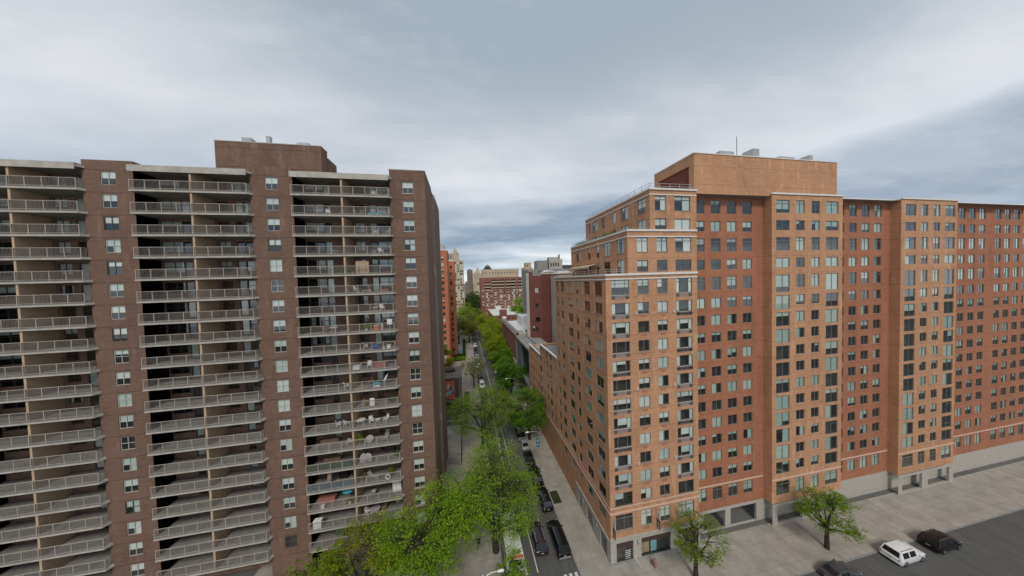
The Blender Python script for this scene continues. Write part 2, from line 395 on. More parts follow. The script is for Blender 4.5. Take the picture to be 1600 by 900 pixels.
structure('lane_marking', mk)
mk = MB()
for y in (50.0, 104.5, 128, 150): mk.poly([(8.64, y, z), (11.4, y, z), (11.4, y+.14, z), (8.64, y+.14, z)], M['paint'])
structure('lane_marking', mk)
mk = MB()
x = 11.85
while x < XC-.6:
    mk.poly([(x, 28.6, z), (x+.42, 28.6, z), (x+.42, 32.5, z), (x, 32.5, z)], M['paint']); x += .76
structure('crosswalk', mk)
mk = MB(); mk.poly([(-8, 76.2, z), (-2, 76.2, z), (-2, 76.5, z), (-8, 76.5, z)], M['paint']); structure('driveway_marking', mk)
mk = MB()
for y in (13.0, 16.2, 19.4):
    for x in range(-60, 150, 9): mk.poly([(x, y, z), (x+3, y, z), (x+3, y+.15, z), (x, y+.15, z)], M['paint'])
structure('avenue_marking', mk)
mk = MB(); mk.poly([(-7.6, 142.5, .136), (-2.9, 142.5, .136), (-2.9, 157, .136), (-7.4, 157, .136)], M['bluemat']); structure('play_surface', mk)

# ================================================================== LEFT TOWER
FH = 2.712; ZT = 55.15
zs_ = lambda k: ZT-FH*k                 # top of balcony slab k (0 = roof slab)
o = (-5.1, 40, 0)
LT = thing('apartment_tower', 'tall brown brick apartment tower with stacked open balconies and stained side wall', 'building', o)
YF, YB, YS = 40.0, 42.4, 39.45
w = MB()
bays = []                               # (left, divider, right)
piers = [(-9.95, -5.1)]
x = -9.95
for i in range(3):
    bays.append((x-12.2, x-6.1, x)); piers.append((x-12.2-4.9, x-12.2)); x -= 17.1
# pier fronts with the window column
pw = 1.46
for i, (a, b) in enumerate(piers):
    cx = (-7.5) if i == 0 else (a+b)/2
    holes = [(cx-pw/2, cx+pw/2, zs_(k)+.52, zs_(k)+2.16) for k in range(1, 20)]
    w.facade('x', YF, a, b, 0, 56.25 if i == 0 else 55.9, holes, M['lbrick'])
    if i == 0:
        w.poly([(a, YF, 0), (a, YF+4, 0), (a, YF+4, 56.25), (a, YF, 56.25)], M['lbrick'])
    else:
        for xx in (a, b): w.poly([(xx, YF, 0), (xx, YF+4, 0), (xx, YF+4, 55.9), (xx, YF, 55.9)], M['lbrick'])
w.build('wall', LT, o)
w = MB()
x1 = -5.1
w.poly([(x1, 40, 0), (x1, 47.7, 0), (x1, 47.7, 56.25), (x1, 40, 56.25)], M['lside'])
w.poly([(x1, 47.7, 0), (x1-.5, 47.7, 0), (x1-.5, 47.7, 56.25), (x1, 47.7, 56.25)], M['lside'])
w.poly([(x1-.5, 47.7, 0), (x1-.5, 49.9, 0), (x1-.5, 49.9, 56.1), (x1-.5, 47.7, 56.1)], M['lside'])
w.poly([(x1-.5, 49.9, 0), (x1+.2, 49.9, 0), (x1+.2, 49.9, 56.1), (x1-.5, 49.9, 56.1)], M['paleside'])
w.poly([(x1+.2, 49.9, 0), (x1+.2, 60, 0), (x1+.2, 60, 56.1), (x1+.2, 49.9, 56.1)], M['lside'])
w.poly([(x1+.2, 60, 0), (-75, 60, 0), (-75, 60, 55.9), (x1+.2, 60, 55.9)], M['lside'])
w.build('side_wall', LT, o)
w = MB()
w.poly([(-75, YB, 55.3), (-9.95, YB, 55.3), (-9.95, 60, 55.3), (-75, 60, 55.3)], M['roofgrey'])
w.poly([(-9.95, 40.001, 56.2), (x1, 40.001, 56.2), (x1, 60, 56.0), (-9.95, 60, 56.0)], M['roofgrey'])
w.box(-9.98, x1+.04, 39.97, 40.3, 56.25, 56.36, M['conc'])
w.box(x1-.25, x1+.04, 40.302, 47.7, 56.25, 56.36, M['conc'])
w.build('roof', LT, o)
w = MB(); w.box(-34, -20.5, 44.35, 46.2, 55.3, 61, M['lbrick'], 'b'); w.box(-33, -20.4, 46.202, 49, 55.3, 60.1, M['lbrick'], 'b')
w.box(-34.05, -20.45, 44.3, 46.25, 61.002, 61.12, M['conc']); w.build('bulkhead', LT, o)
for x_, y_, w_, d_, h_ in ((-31, 45.3, 1.2, 1, .8), (-28, 45.2, .5, .5, 1.3), (-24, 45.4, 1.6, .9, .6), (-16.5, 50, 1.4, 1.4, 1.2)):
    q = MB(); zb_ = 61.122 if y_ < 46 else 55.302; q.box(x_, x_+w_, y_-d_/2, y_+d_/2, zb_, zb_+h_, M['gmetal']); q.build('roof_vent', LT, o)
# back wall of the balconies with window and door openings
w = MB(); ext = MB(); slots = []
ddoor, dwin, dsml = .9, 2.35, 1.35
for bi, (a, d, b) in enumerate(bays):
    hs = []
    for k in range(1, 20):
        z0 = zs_(k)
        for side in (0, 1):
            # right bay: small window beside divider, brick, door, wide window; left bay mirrored-ish
            if side: spec = [(d+1.15, dsml, 'small'), (b-3.1, ddoor, 'door'), (b-1.35, dwin, 'wide')]
            else: spec = [(d-.75, .75, 'small'), (a+3.0, ddoor, 'door'), (a+1.3, dwin, 'wide')]
            for cx, ww, kind in spec:
                p, q = (z0+.75, z0+2.2) if kind != 'door' else (z0+.06, z0+2.2)
                hs.append((cx-ww/2, cx+ww/2, p, q)); slots.append((bi, k, cx, ww, p, q, kind))
    w.facade('x', YB, a, b, 0, 55.3, hs, M['bbrick'])
    for xx in (a, b): w.poly([(xx, YF, 0), (xx, YB, 0), (xx, YB, 55.3), (xx, YF, 55.3)], M['bbrick'])
w.build('recessed_wall', LT, o)
for bi, k, cx, ww, p, q, kind in slots:
    t = rnd.random(); h = q-p
    bl = 0 if t < .5 else (rnd.choice((.35, .55, .9)) if t < .85 else 1.25)
    if k <= 5 and t > .25: bl = rnd.choice((.5, .75, .95))
    elif k > 6 and rnd.random() < .5: bl = 0
    if kind == 'door': bl = .97 if rnd.random() < .6 else 0
    split = {'wide': (.55,), 'small': (.5,) if ww > 1 else (), 'door': ()}[kind]
    kit = window_kit(ww, h, split, 'hung' if kind != 'door' else 'plain', bl, 'frame', rnd.choice(('blind', 'blind2')), 'glass')
    loc = (cx-o[0], YB-o[1], p)
    if bi == 0: window_place(LT, kit, loc, 0, 'balcony_door' if kind == 'door' else 'balcony_window')
    else: window_merge(ext, kit, loc, 0)
for i, (a, b) in enumerate(piers):
    cx = (-7.5) if i == 0 else (a+b)/2
    for k in range(1, 20):
        t = rnd.random(); bl = .5 if t < .45 else (0 if t < .6 else ((.5, .98) if t < .75 else .98 if t < .9 else .35))
        if k <= 3: bl = .5
        kit = window_kit(pw, 1.64, (.5,), 'hung', bl, 'lframe' if rnd.random() < .85 else 'frame', rnd.choice(('blind', 'blind2')), 'glass')
        loc = (cx-o[0], YF-o[1], zs_(k)+.52)
        if i == 0:
            wd = window_place(LT, kit, loc, 0)
            s = MB(); s.box(-pw/2-.06, pw/2+.06, -.05, -.002, -.09, -.002, M['conc']); s.build('sill', wd)
        else: window_merge(ext, kit, loc, 0)
tag(ext.build('windows'), kind='stuff').parent = LT
for k in range(1, 20):
    if rnd.random() < .6: q = MB(); q.box(-7.3, -6.85, 39.985, 39.998, zs_(k)+.12, zs_(k)+.36, M['rust']); q.build('wall_vent', LT, o)
# balcony slab and railing, one mesh each, copied per storey and bay pair
sl = MB(); W_ = 12.2
sl.box(-W_, 0, YS-YF, YB-YF-.005, -.12, 0, M['deck']); sl.box(-W_-.02, .02, YS-YF-.02, YS-YF+.1, -.30, -.122, M['conc']); sl.box(-W_-.02, .02, YS-YF+.102, YB-YF-.01, -.29, -.122, M['soffit'])
sl.poly([(.02, YS-YF-.02, -.30), (.02, YS-YF-.02, 0), (.32, -.012, 0), (.32, -.012, -.30)], M['conc'])
sl.poly([(.02, YS-YF-.02, 0), (.32, -.012, 0), (.02, -.012, 0)], M['conc']); sl.poly([(.02, YS-YF-.02, -.3), (.32, -.012, -.3), (.02, -.012, -.3)], M['conc'])
sl_me = sl.mesh('balcony_slab')
rl = MB(); yr = YS-YF+.06
rl.box(-W_, -.04, yr-.025, yr+.025, 1.06, 1.11, M['rail']); rl.box(-W_, -.04, yr-.02, yr+.02, .08, .12, M['rail'])
x = -.08
while x > -W_:
    rl.box(x-.03, x+.03, yr-.03, yr+.03, 0, 1.06, M['rail']); x -= 1.51
x = -.2
while x > -W_+.05:
    rl.box(x-.009, x+.009, yr-.009, yr+.009, .12, 1.06, M['picket'], 'tb'); x -= .115
rl.box(-.09, -.03, yr+.03, -.01, 1.06, 1.11, M['rail']); rl.box(-.09, -.03, yr+.03, -.03, .08, .12, M['rail'])
for j in range(4): rl.box(-.071, -.049, yr+.12+j*.11, yr+.142+j*.11, .12, 1.06, M['rail'], 'tb')
rl_me = rl.mesh('balcony_railing')
dvm = MB(); dvm.box(-.11, .11, YS-YF+.12, YB-YF-.01, 0.002, FH-.302, M['tan']); dv_me = dvm.mesh('divider_wall')
for bi, (a, d, b) in enumerate(bays):
    for k in range(0, 20):
        s = link('balcony' if k else 'roof_slab', sl_me, LT, (b-o[0], 0, zs_(k)))
        if k:
            link('railing', rl_me, s); link('divider_wall', dv_me, s, (-6.1, 0, 0))
    f = MB(); f.box(a-.02, b+.02, YS-.06, YB-.02, ZT+.004, ZT+.14, M['conc']); f.box(a-.02, b+.02, YS-.06, YS-.024, ZT-.62, ZT+.002, M['conc']); f.build('roof_edge', LT, o)
# coloured screens tied to two railings
def rail_screen(k, x0, x1, mat, label):
    s = MB(); s.box(x0, x1, YS+.10, YS+.115, zs_(k)+.1, zs_(k)+1.03, mat); return tag(s.build('railing_screen'), label, 'screen')
rail_screen(15, -22, -16.2, M['greynet'], 'dark green netting behind a balcony railing left of the divider, five balconies above the lowest')
rail_screen(16, -22, -16.2, M['bluenet'], 'slate blue netting behind a balcony railing, one balcony below the green netting')
# low pale wall along the foot of the side
m = MB(); m.box(-5.02, -4.75, 44, 60.2, .13, 1.15, M['conc'], 'b'); bevel(tag(m.build('low_wall'), 'long low pale concrete wall along the foot of the brown tower', 'wall'), .03)

# ---------------- balcony furniture
def P3(x, k, y=40.8): return (x, y, zs_(k))
def chair(label, loc, rz, mat='white', grp=None):
    t = thing('balcony_chair', label, 'chair', loc, rz, grp); m = M[mat]
    s = MB(); s.box(-.25, .25, -.25, .25, .40, .45, m); bevel(s.build('seat', t), .02)
    s = MB(); n = 5
    for i in range(n): s.poly([(-.24+.1*i-.035, .24+.0, .46), (-.24+.1*i+.045, .24, .46), (-.24+.1*i+.06-.01, .36, .95), (-.24+.1*i-.045, .36, .95)], m)
    s.box(-.27, .27, .33, .38, .93, .99, m); s.build('backrest', t)
    for sx in (-1, 1):
        for sy in (-1, 1):
            s = MB(); s.tube([(sx*.23, sy*.22, .40), (sx*.27, sy*.27, 0)], .028, m, 5); s.build('leg', t)
        s = MB(); s.box(sx*.27-.03, sx*.27+.03, -.24, .3, .63, .67, m); s.box(sx*.27-.025, sx*.27+.025, -.22, -.17, .45, .63, m); s.build('armrest', t)
    return t
def table(label, loc, mat='white', r=.45, h=.7, tilt=None):
    t = thing('balcony_table', label, 'table', loc); s = MB(); s.cyl(0, 0, h-.05, h, r, M[mat], 16); tp = s.build('tabletop', t)
    for a in range(4):
        s = MB(); q = a*PI/2+.7; s.tube([(r*.45*math.cos(q), r*.45*math.sin(q), h-.05), (r*.75*math.cos(q), r*.75*math.sin(q), 0)], .025, M[mat], 5); s.build('leg', t)
    if tilt: t.rotation_euler = tilt
    return t
def plant_pot(label, loc, leaf='fresh', h=.7, pot='terracotta', n=160):
    t = thing('potted_plant', label, 'plant', loc); s = MB(); s.cyl(0, 0, 0, .32, .15, M[pot], 10, .2); s.build('pot', t)
    s = MB()
    for i in range(n):
        p = Vector((rnd.gauss(0, .22), rnd.gauss(0, .18), .35+abs(rnd.gauss(0, h*.45)))); leaf_quad(s, p, .1, LEAF[leaf])
    s.build('foliage', t); return t
def leaf_quad(s, p, r, mat):
    a = Vector((rnd.uniform(-1, 1), rnd.uniform(-1, 1), rnd.uniform(-.5, .5))).normalized(); b = a.cross(Vector((rnd.uniform(-1, 1), rnd.uniform(-1, 1), 1.2))).normalized()
    s.poly([p-a*r, p-b*r*.5, p+a*r, p+b*r*.5], mat)
def ship(name, label, cat, mb, loc, bw=.02): return bevel(tag(link(name, mb.mesh(name), None, loc), label, cat), bw)
def storage_box(name, label, cat, loc, w_, d_, h_, mat, lid=None):
    t = thing(name, label, cat, loc); s = MB(); s.box(-w_/2, w_/2, -d_/2, d_/2, 0, h_*.88, M[mat]); bevel(s.build('body', t), .025)
    s = MB(); s.box(-w_/2-.02, w_/2+.02, -d_/2-.02, d_/2+.02, h_*.88+.002, h_, M[lid or mat]); bevel(s.build('lid', t), .02); return t
def lounger(label, loc, rz, mat='white'):
    t = thing('lounge_chair', label, 'lounge chair', loc, rz); s = MB()
    s.box(-.3, .3, -.9, .3, .3, .36, M[mat]); bevel(s.build('seat', t), .02)
    s = MB(); s.poly([(-.3, .3, .36), (.3, .3, .36), (.3, .75, .95), (-.3, .75, .95)], M[mat]); s.poly([(-.3, .34, .33), (.3, .34, .33), (.3, .79, .92), (-.3, .79, .92)], M[mat]); s.build('backrest', t)
    for sx in (-.26, .26):
        for sy in (-.8, .25):
            s = MB(); s.tube([(sx, sy, .3), (sx, sy, 0)], .025, M[mat], 5); s.build('leg', t)
    return t
def umbrella_closed(label, loc, mat, tilt=(.3, .1, 0)):
    t = thing('closed_umbrella', label, 'umbrella', loc); s = MB(); s.cyl(0, 0, 0, 2.0, .02, M['gmetal'], 6); s.build('pole', t)
    s = MB(); s.tube([(0, 0, .75), (.02, 0, 1.1), (0, .01, 1.6), (0, 0, 1.92)], [.13, .15, .09, .03], M[mat], 8); s.build('canopy', t); t.rotation_euler = tilt; return t
def umbrella_open(label, loc, mat, r=.8):
    t = thing('open_umbrella', label, 'umbrella', loc); s = MB(); s.cyl(0, 0, 0, 1.75, .02, M['gmetal'], 6); s.build('pole', t)
    s = MB()
    for i in range(8):
        a, b = 2*PI*i/8, 2*PI*(i+1)/8; s.poly([(0, 0, 1.8), (r*math.cos(a), r*math.sin(a), 1.45), (r*math.cos(b), r*math.sin(b), 1.45)], M[mat])
    s.build('canopy', t); return t
s = MB()
for i in range(4): s.box(-.85+.43*i, -.85+.43*i+.41, -.03+.05*(i % 2), .01+.05*(i % 2), 0, 1.75, M['tanwood'])
ship('folding_screen', 'tall tan wooden folding screen standing behind a balcony railing', 'screen', s, P3(-14.0, 5, 40.0))
plant_pot('bushy potted plant beside the tan folding screen', P3(-15.3, 5, 40.2), 'olive')
chair('white plastic chair beside the white lounger on a high balcony', P3(-15.2, 6), 2.6); lounger('white lounger on a high balcony one row below the tan folding screen', P3(-14.1, 6, 40.6), 1.9)
storage_box('storage_box', 'dull red storage chest on the balcony with the white lounger', 'chest', P3(-11.3, 6, 40.5), 1.1, .5, .45, 'redcloth')
chair('white chair at the right end of the balcony below the white lounger', P3(-11.8, 7, 40.5), .4)
table('small white table beside a white chair on the balcony below the white lounger', P3(-12.7, 7, 40.5), 'white', .4, .6)
plant_pot('leafy pot near the divider, two balconies below the white lounger', P3(-15.2, 8, 40.4), 'tan', .8); plant_pot('pale leafy pot standing left of the orange crate', P3(-13.9, 8, 40.3), 'pale', .8, 'white')
storage_box('crate', 'orange crate with white lid behind the railing of a crowded balcony', 'crate', P3(-12.5, 8, 40.1), .7, .5, .75, 'orange', 'white')
s = MB(); s.tube([(0, 0, 0), (.02, .03, .5), (0, 0, 1.0)], [.2, .26, .05], M['greycloth'], 8); ship('laundry_bag', 'pale grey bag standing upright right of the orange crate', 'bag', s, P3(-11.8, 8, 40.1), .01)
s = MB(); s.box(-.03, .03, -.03, .03, 0, 1.5, M['white']); s.box(-.35, .35, -.04, -.032, .7, 1.5, M['white']); ship('drying_rack', 'white drying rack at the right end of the balcony with the orange crate', 'rack', s, P3(-10.8, 8, 40.3), .005)
s = MB(); s.tube([(-.7, 0, .05), (-.3, .05, .35), (.2, -.03, .3), (.7, 0, .06)], [.15, .32, .3, .12], M['blue'], 8); ship('tarp_bundle', 'crumpled blue tarp on the balcony below the orange crate', 'tarp', s, P3(-12.7, 9, 40.3), .01)
chair('white chair left of the crumpled blue tarp', P3(-14.2, 9, 40.5), 1.9)
plant_pot('white pot with sparse plant right of the crumpled blue tarp', P3(-11.7, 9, 40.2), 'olive', .35, 'white', 60); storage_box('storage_box', 'small white bin at the far right of the balcony with the blue tarp', 'bin', P3(-11.0, 9, 40.2), .5, .45, .5, 'white')
chair('big white armchair on the balcony below the blue tarp', P3(-13.8, 10, 40.4), .1); storage_box('storage_box', 'white chest against the divider on the balcony below the blue tarp', 'chest', P3(-15.5, 10, 40.3), 1., .5, .55, 'white')
storage_box('sofa_box', 'faded pink padded bench right of the big white armchair', 'bench', P3(-12.3, 10, 40.4), 1.6, .6, .7, 'redcloth')
s = MB(); s.tube([(-.45, 0, .3), (0, .02, .42), (.45, 0, .3)], [.18, .3, .18], M['cyan'], 8); s.box(-.4, .4, -.2, .2, 0, .25, M['white']); ship('toy_car', 'turquoise and white ride-on toy on a middle balcony', 'toy', s, P3(-12.8, 11, 40.2))
umbrella_closed('folded white parasol leaning on the railing beside the turquoise toy', P3(-12.2, 11, 40.2), 'white', (-.1, .45, 0))
s = MB(); s.box(-1.3, 1.3, -.08, .08, 0, .1, M['tanwood']); pl = ship('plank', 'pale plank lying behind the railing left of the turquoise toy', 'plank', s, P3(-15.0, 11, 40.0)); pl.rotation_euler = (0, -.1, 0)
chair('pale chair left of the divider on the balcony level of the turquoise toy', P3(-16.9, 11, 40.4), 2.2)
s = MB(); s.box(-.3, .3, -.012, .012, -.75, .35, M['white']); ship('towel', 'white towel hung over the railing below the turquoise toy', 'towel', s, (-13.4, 39.62, zs_(12)+.95), .004)
chair('dark chair standing left of the white towel', P3(-14.5, 12, 40.5), 1.2, 'wood')
plant_pot('leafy green plant at the right end of the balcony with the white towel', P3(-11.2, 12, 40.4), 'deep', .8); plant_pot('second leafy plant in the right corner of the balcony with the white towel', P3(-10.6, 12, 40.6), 'olive', .6)
table('round white plastic table beside the divider with white chairs to its right', P3(-15.3, 13, 40.5), 'white', .6)
chair('white slatted chair in the middle of three seats right of the round white table', P3(-13.9, 13, 40.5), .5); table('small white stool between two white chairs', P3(-13.0, 13, 40.5), 'white', .3, .5)
chair('white high-backed chair at the right end of the row with the round white table', P3(-11.9, 13, 40.5), -.7)
chair('white chair left of the divider facing right, same balcony level as the round white table', P3(-18.2, 13, 40.5), 1.8); chair('white chair nearest the divider on its left side, same level as the round white table', P3(-17.2, 13, 40.5), 2.6)
plant_pot('yellow green bushy plant beside the divider, below the round white table', P3(-15.6, 14, 40.4), 'lime', .8, 'terracotta', 300)
s = MB(); s.cyl(0, 0, 0, .05, .5, M['greycloth'], 16); d = ship('round_tabletop', 'round grey tabletop standing on edge right of the yellow green plant', 'tabletop', s, (-14.2, 40.3, zs_(14)+.55)); d.rotation_euler = (1.25, 0, .3)
lounger('grey reclining chair at the right on the balcony below the white high-backed chair', P3(-12.1, 14, 40.9), 0, 'greycloth')
s = MB(); s.tube([(-.4, 0, 0), (-.1, 0, .6), (.3, 0, .3)], [.25, .35, .3], M['greycloth'], 8); ship('covered_bundle', 'pale covered bundle left of the divider level with the yellow green plant', 'bundle', s, P3(-16.9, 14, 40.6), .01)
for x, a, q in ((-15.2, .2, 'left'), (-14.4, -.5, 'right')):
    s = MB(); s.cyl(0, 0, 0, .06, .55, M['greycloth'], 16); d = ship('oval_tabletop', 'grey oval tabletop on edge, the %s one of a pair behind a low balcony railing' % q, 'tabletop', s, (x, 40.3, zs_(15)+.6)); d.rotation_euler = (1.3, a, .2); d.scale = (.75, 1.1, 1)
s = MB(); s.tube([(0, 0, 0), (0, 0, .3), (0, 0, 1.7), (0, 0, 2.0)], [.08, .25, .27, .06], M['tanwood'], 10); d = ship('surfboard', 'tan surfboard leaning behind the slate blue netting', 'surfboard', s, (-19.9, 40.6, zs_(16)+.05)); d.scale = (1, .3, 1); d.rotation_euler = (.12, .15, 0)
lounger('white slanted lounger right of the divider, level with the slate blue netting', P3(-14.0, 16, 40.5), 1.2, 'greycloth'); plant_pot('yellow flowering plant at the right end of the balcony level with the slate blue netting', P3(-11.6, 16, 40.4), 'yellow', 1.0, 'terracotta', 300)
s = MB(); n = 14; s.tube([(.32*math.cos(2*PI*i/n), 0, .32*math.sin(2*PI*i/n)+.36) for i in range(n+1)], .09, M['white'], 6); ship('swim_ring', 'white ring leaning behind the railing under the yellow flowering plant', 'ring', s, P3(-11.8, 16, 39.8), .005)
plant_pot('small reddish pot plant just right of the divider, level with the slate blue netting', P3(-15.4, 16, 40.3), 'tan', .8)
s = MB(); s.box(-.6, .6, -.3, .3, 0, 1.9, M['white']); s.box(-.01, .01, -.315, -.302, .05, 1.85, M['gmetal']); ship('white_cabinet', 'tall white cabinet at the right end of a low balcony', 'cabinet', s, P3(-10.9, 17, 41.0))
t = thing('kettle_grill', 'round grey kettle grill in the middle of the balcony with the tall white cabinet', 'grill', P3(-14.0, 17, 40.5)); s = MB(); s.tube([(0, 0, .55), (0, 0, .72), (0, 0, .9), (0, 0, 1.02)], [.15, .33, .33, .1], M['gmetal'], 12); s.build('bowl', t)
for a in range(3):
    s = MB(); s.tube([(.1*math.cos(a*2.1), .1*math.sin(a*2.1), .6), (.3*math.cos(a*2.1), .3*math.sin(a*2.1), 0)], .02, M['dmetal'], 5); s.build('leg', t)
storage_box('garden_sofa', 'faded red sofa left of the divider on a low balcony', 'sofa', P3(-20.3, 17, 40.9), 2.2, .8, .8, 'redcloth'); umbrella_open('small blue parasol opened left of the divider on a low balcony', P3(-17.4, 17, 40.7), 'cyan', .85)
storage_box('storage_box', 'small white box behind the railing below the faded red sofa cushions', 'box', P3(-20.4, 17, 39.8), .45, .35, .5, 'white')
plant_pot('yellow potted plant behind the railing below the small blue parasol', P3(-17.0, 17, 39.9), 'yellow', .5, 'white', 80)
storage_box('white_chest', 'large white chest at the left of the second lowest balcony', 'chest', P3(-21.2, 18, 40.0), 1.0, .6, 1.1, 'white'); table('pale round table with cloth in the middle of the second lowest balcony', P3(-14.0, 18, 40.7), 'greycloth', .7)
chair('white chair left of the cloth covered table on the second lowest balcony', P3(-15.1, 18, 40.8), 1.); chair('dark wooden chair right of the cloth covered table on the second lowest balcony', P3(-12.9, 18, 40.9), -1., 'wood')
chair('white chair on the top balcony right of the divider', P3(-12.2, 1, 40.4), .3); plant_pot('leafy pot on the top balcony beside the brick pier', P3(-10.9, 1, 40.4), 'olive', .5)
chair('dark chair on the second balcony from the top, right of the divider', P3(-14.6, 2, 40.4), .9, 'wood'); storage_box('storage_box', 'turquoise planter chest on the second balcony from the top', 'chest', P3(-12.0, 2, 40.1), 1.8, .35, .4, 'cyan')
table('round dark table on the third balcony from the top', P3(-13.2, 3, 40.5), 'wood', .5); chair('white chair beside the round dark table on the third balcony from the top', P3(-12.2, 3, 40.5), -1.2)
plant_pot('tall leafy plant by the divider on the third balcony from the top', P3(-15.2, 3, 40.5), 'tan', 1.0); chair('pale chair at the right end of the third balcony from the top', P3(-10.8, 3, 40.6), -.6, 'greycloth')
chair('white chair near the brick pier on the fourth balcony from the top', P3(-11.6, 4, 40.4), .6); table('low white table on the fourth balcony from the top', P3(-12.5, 4, 40.4), 'white', .4, .5); chair('grey chair on the fourth balcony from the top, left of the divider', P3(-17.6, 4, 40.5), 1.4, 'greycloth')
chair('white chair left of the divider on the second balcony from the top', P3(-18.2, 2, 40.5), .4); plant_pot('bushy plant left of the divider on the fifth balcony from the top', P3(-17.0, 5, 40.4), 'deep', .8)
storage_box('wooden_bench', 'brown wooden bench left of the divider, two rows below the round white table', 'bench', P3(-19.8, 15, 41.8), 2.2, .5, .5, 'wood'); storage_box('wooden_bench', 'long brown bench left of the divider on the row of the yellow green plant', 'bench', P3(-20.0, 14, 41.8), 2.4, .5, .6, 'wood')
storage_box('dark_cabinet', 'dark cabinet behind the oval grey tabletops', 'cabinet', P3(-12.0, 15, 42.0), 1.4, .4, 1.2, 'brownsign'); plant_pot('green plant at the right corner of the row with the oval grey tabletops', P3(-10.7, 15, 40.4), 'deep', .6)
storage_box('grill_cart', 'black covered grill cart left of the divider, level with the slate blue netting', 'grill', P3(-18.3, 16, 41.6), 1.2, .5, 1.0, 'black'); chair('dark chair right of the divider at the turquoise toy level', P3(-14.0, 11, 41.2), -.3, 'wood')
table('white table with dark chairs on the row of the orange crate, left of the divider', P3(-18.3, 8, 40.6), 'white', .5); chair('wooden chair beside the white table on the row of the orange crate', P3(-19.3, 8, 40.6), 1.5, 'wood')
umbrella_open('green parasol on the lowest balcony near the yellow tree', P3(-18.4, 19, 40.3), 'greynet', .9)

# ================================================================== RIGHT BUILDING
X0, Y0, XR = 18.67, 32.12, 33.0; o = (X0, Y0, 0); PR = 2.635
RB = thing('apartment_building', 'orange brick corner apartment block stepping back in terraces with bay windows', 'building', o)
row_top = lambda k: 36.45-PR*(k-1)             # k>=1 ordinary storeys; row 0 is the tall one under the first terrace
cols_f = [(20.82, 2.66, 'bay'), (24.30, 1.72, 'std'), (27.32, 1.62, 'std'), (30.84, 2.62, 'bay')]
cols_s = [(34.15, 2.0), (37.68, 1.95), (41.22, 1.15), (44.14, 2.0), (48.0, 1.7), (50.55, .95)]
wl = []         # (facade key, centre, width, z0, z1, style)
def front_rows(cols, off=0.):
    out = []
    for k in range(0, 12):
        top = 39.62 if k == 0 else row_top(k)
        for cx, ww, st in cols:
            h = 2.05 if k == 0 else 1.56
            if st == 'bay':
                h2 = (2.68 if k == 0 else 2.2) if k < 11 else 1.9
                out.append((cx+off, ww, top-h2, top, 'bay' if k < 11 else 'plain'))
            else: out.append((cx+off, ww, top-h, top, 'transom' if k == 0 else 'plain'))
    for cx, ww, st in cols: out.append((cx+off, ww, 4.75, 7.0, 'transom'))
    return out
holes_front = front_rows(cols_f)
t2 = [(24.26, 1.7), (27.34, 1.68), (30.78, 2.6)]; t3 = [(27.18, 1.76), (30.68, 2.58)]
for cx, ww in t2: holes_front += [(cx, ww, 43.36, 45.4, 'transom'), (cx, ww, 40.73, 42.25, 'plain')]
for cx, ww in t3: holes_front += [(cx, ww, 49.12, 51.1, 'transom'), (cx, ww, 46.47, 48.0, 'plain')]
holes_side = []
for k in range(0, 13):
    top = 39.5 if k == 0 else row_top(k)
    if k == 12: top = 7.0
    for j, (cy, ww) in enumerate(cols_s):
        h = 2.05 if k == 0 else 1.58
        holes_side.append((cy, ww, top-h, top, 'transom' if k == 0 else 'plain'))
wing_cols = []
y = 53.6
for i in range(9):
    ww = (1.0, 1.75, 1.35)[i % 3]; wing_cols.append((y, ww)); y += 2.55
for cy, ww in wing_cols:
    for k in range(6, 12):
        top = row_top(k)
        if cy > 64.3 and k < 7: continue
        holes_side.append((cy, ww, top-1.58, top, 'plain'))
H4 = lambda l: [(c-w_/2, c+w_/2, p, q) for c, w_, p, q, s in l]
wm = MB(); b1 = M['rbrick']
shop = [(20.8, 2.6, .18, 3.1), (25.75, 4.75, .18, 3.1), (30.9, 3.2, .18, 3.1)]
lo = [h for h in H4(holes_front) if h[3] < 40.2]
wm.facade('x', Y0, X0, XR, 3.6, 40.2, lo, b1)
mid = [h for h in H4(holes_front) if 40.2 < h[3] < 46.2]; hi = [h for h in H4(holes_front) if h[3] > 46.2]
wm.facade('x', Y0, 22.0, XR, 40.2, 46.2, mid, b1); wm.facade('x', Y0, 25.5, XR, 46.2, 51.9, hi, b1)
s1 = [h for h in H4(holes_side)]
wm.facade('y', X0, Y0, 51.9, 3.2, 40.2, [h for h in s1 if h[0] < 51.9 and h[2] > 3], b1)
wm.facade('y', X0, 51.9, 64.4, 3.2, 23.2, [h for h in s1 if 51.9 < h[0] < 64.4], b1)
wm.facade('y', X0, 64.4, 76.2, 3.2, 20.5, [h for h in s1 if h[0] > 64.4], b1)
wm.poly([(X0, 43.2, 0), (X0, 76.2, 0), (X0, 76.2, 3.2), (X0, 43.2, 3.2)], b1)
t2s = [(33.87, 1.7, 43.3, 45.35, 'transom'), (37.33, 1.84, 43.3, 45.35, 'transom'), (40.2, 1.05, 43.3, 45.3, 'plain'), (43.23, .96, 43.3, 45.3, 'plain'), (47.6, 2.0, 43.3, 45.25, 'transom'), (50.1, .8, 43.3, 45.25, 'plain')]
t2s += [(c, w_, 40.5, 42.4, 'plain') for c, w_, p, q, s in t2s]
t3s = [(33.85, 1.75, 49.1, 51.05, 'transom'), (37.86, 1.78, 49.1, 51.05, 'transom'), (40.77, .98, 49.1, 51.0, 'plain'), (44.25, 1.0, 49.1, 50.95, 'plain'), (47.5, 2.1, 49.05, 50.85, 'transom'), (49.55, .8, 49.05, 50.85, 'plain')]
t3s += [(c, w_, 46.5, 48.1, 'plain') for c, w_, p, q, s in t3s]
wm.facade('y', 22.0, Y0, 51.0, 40.2, 46.2, H4(t2s), b1); wm.facade('y', 25.5, Y0, 51.3, 46.2, 51.9, H4(t3s), b1)
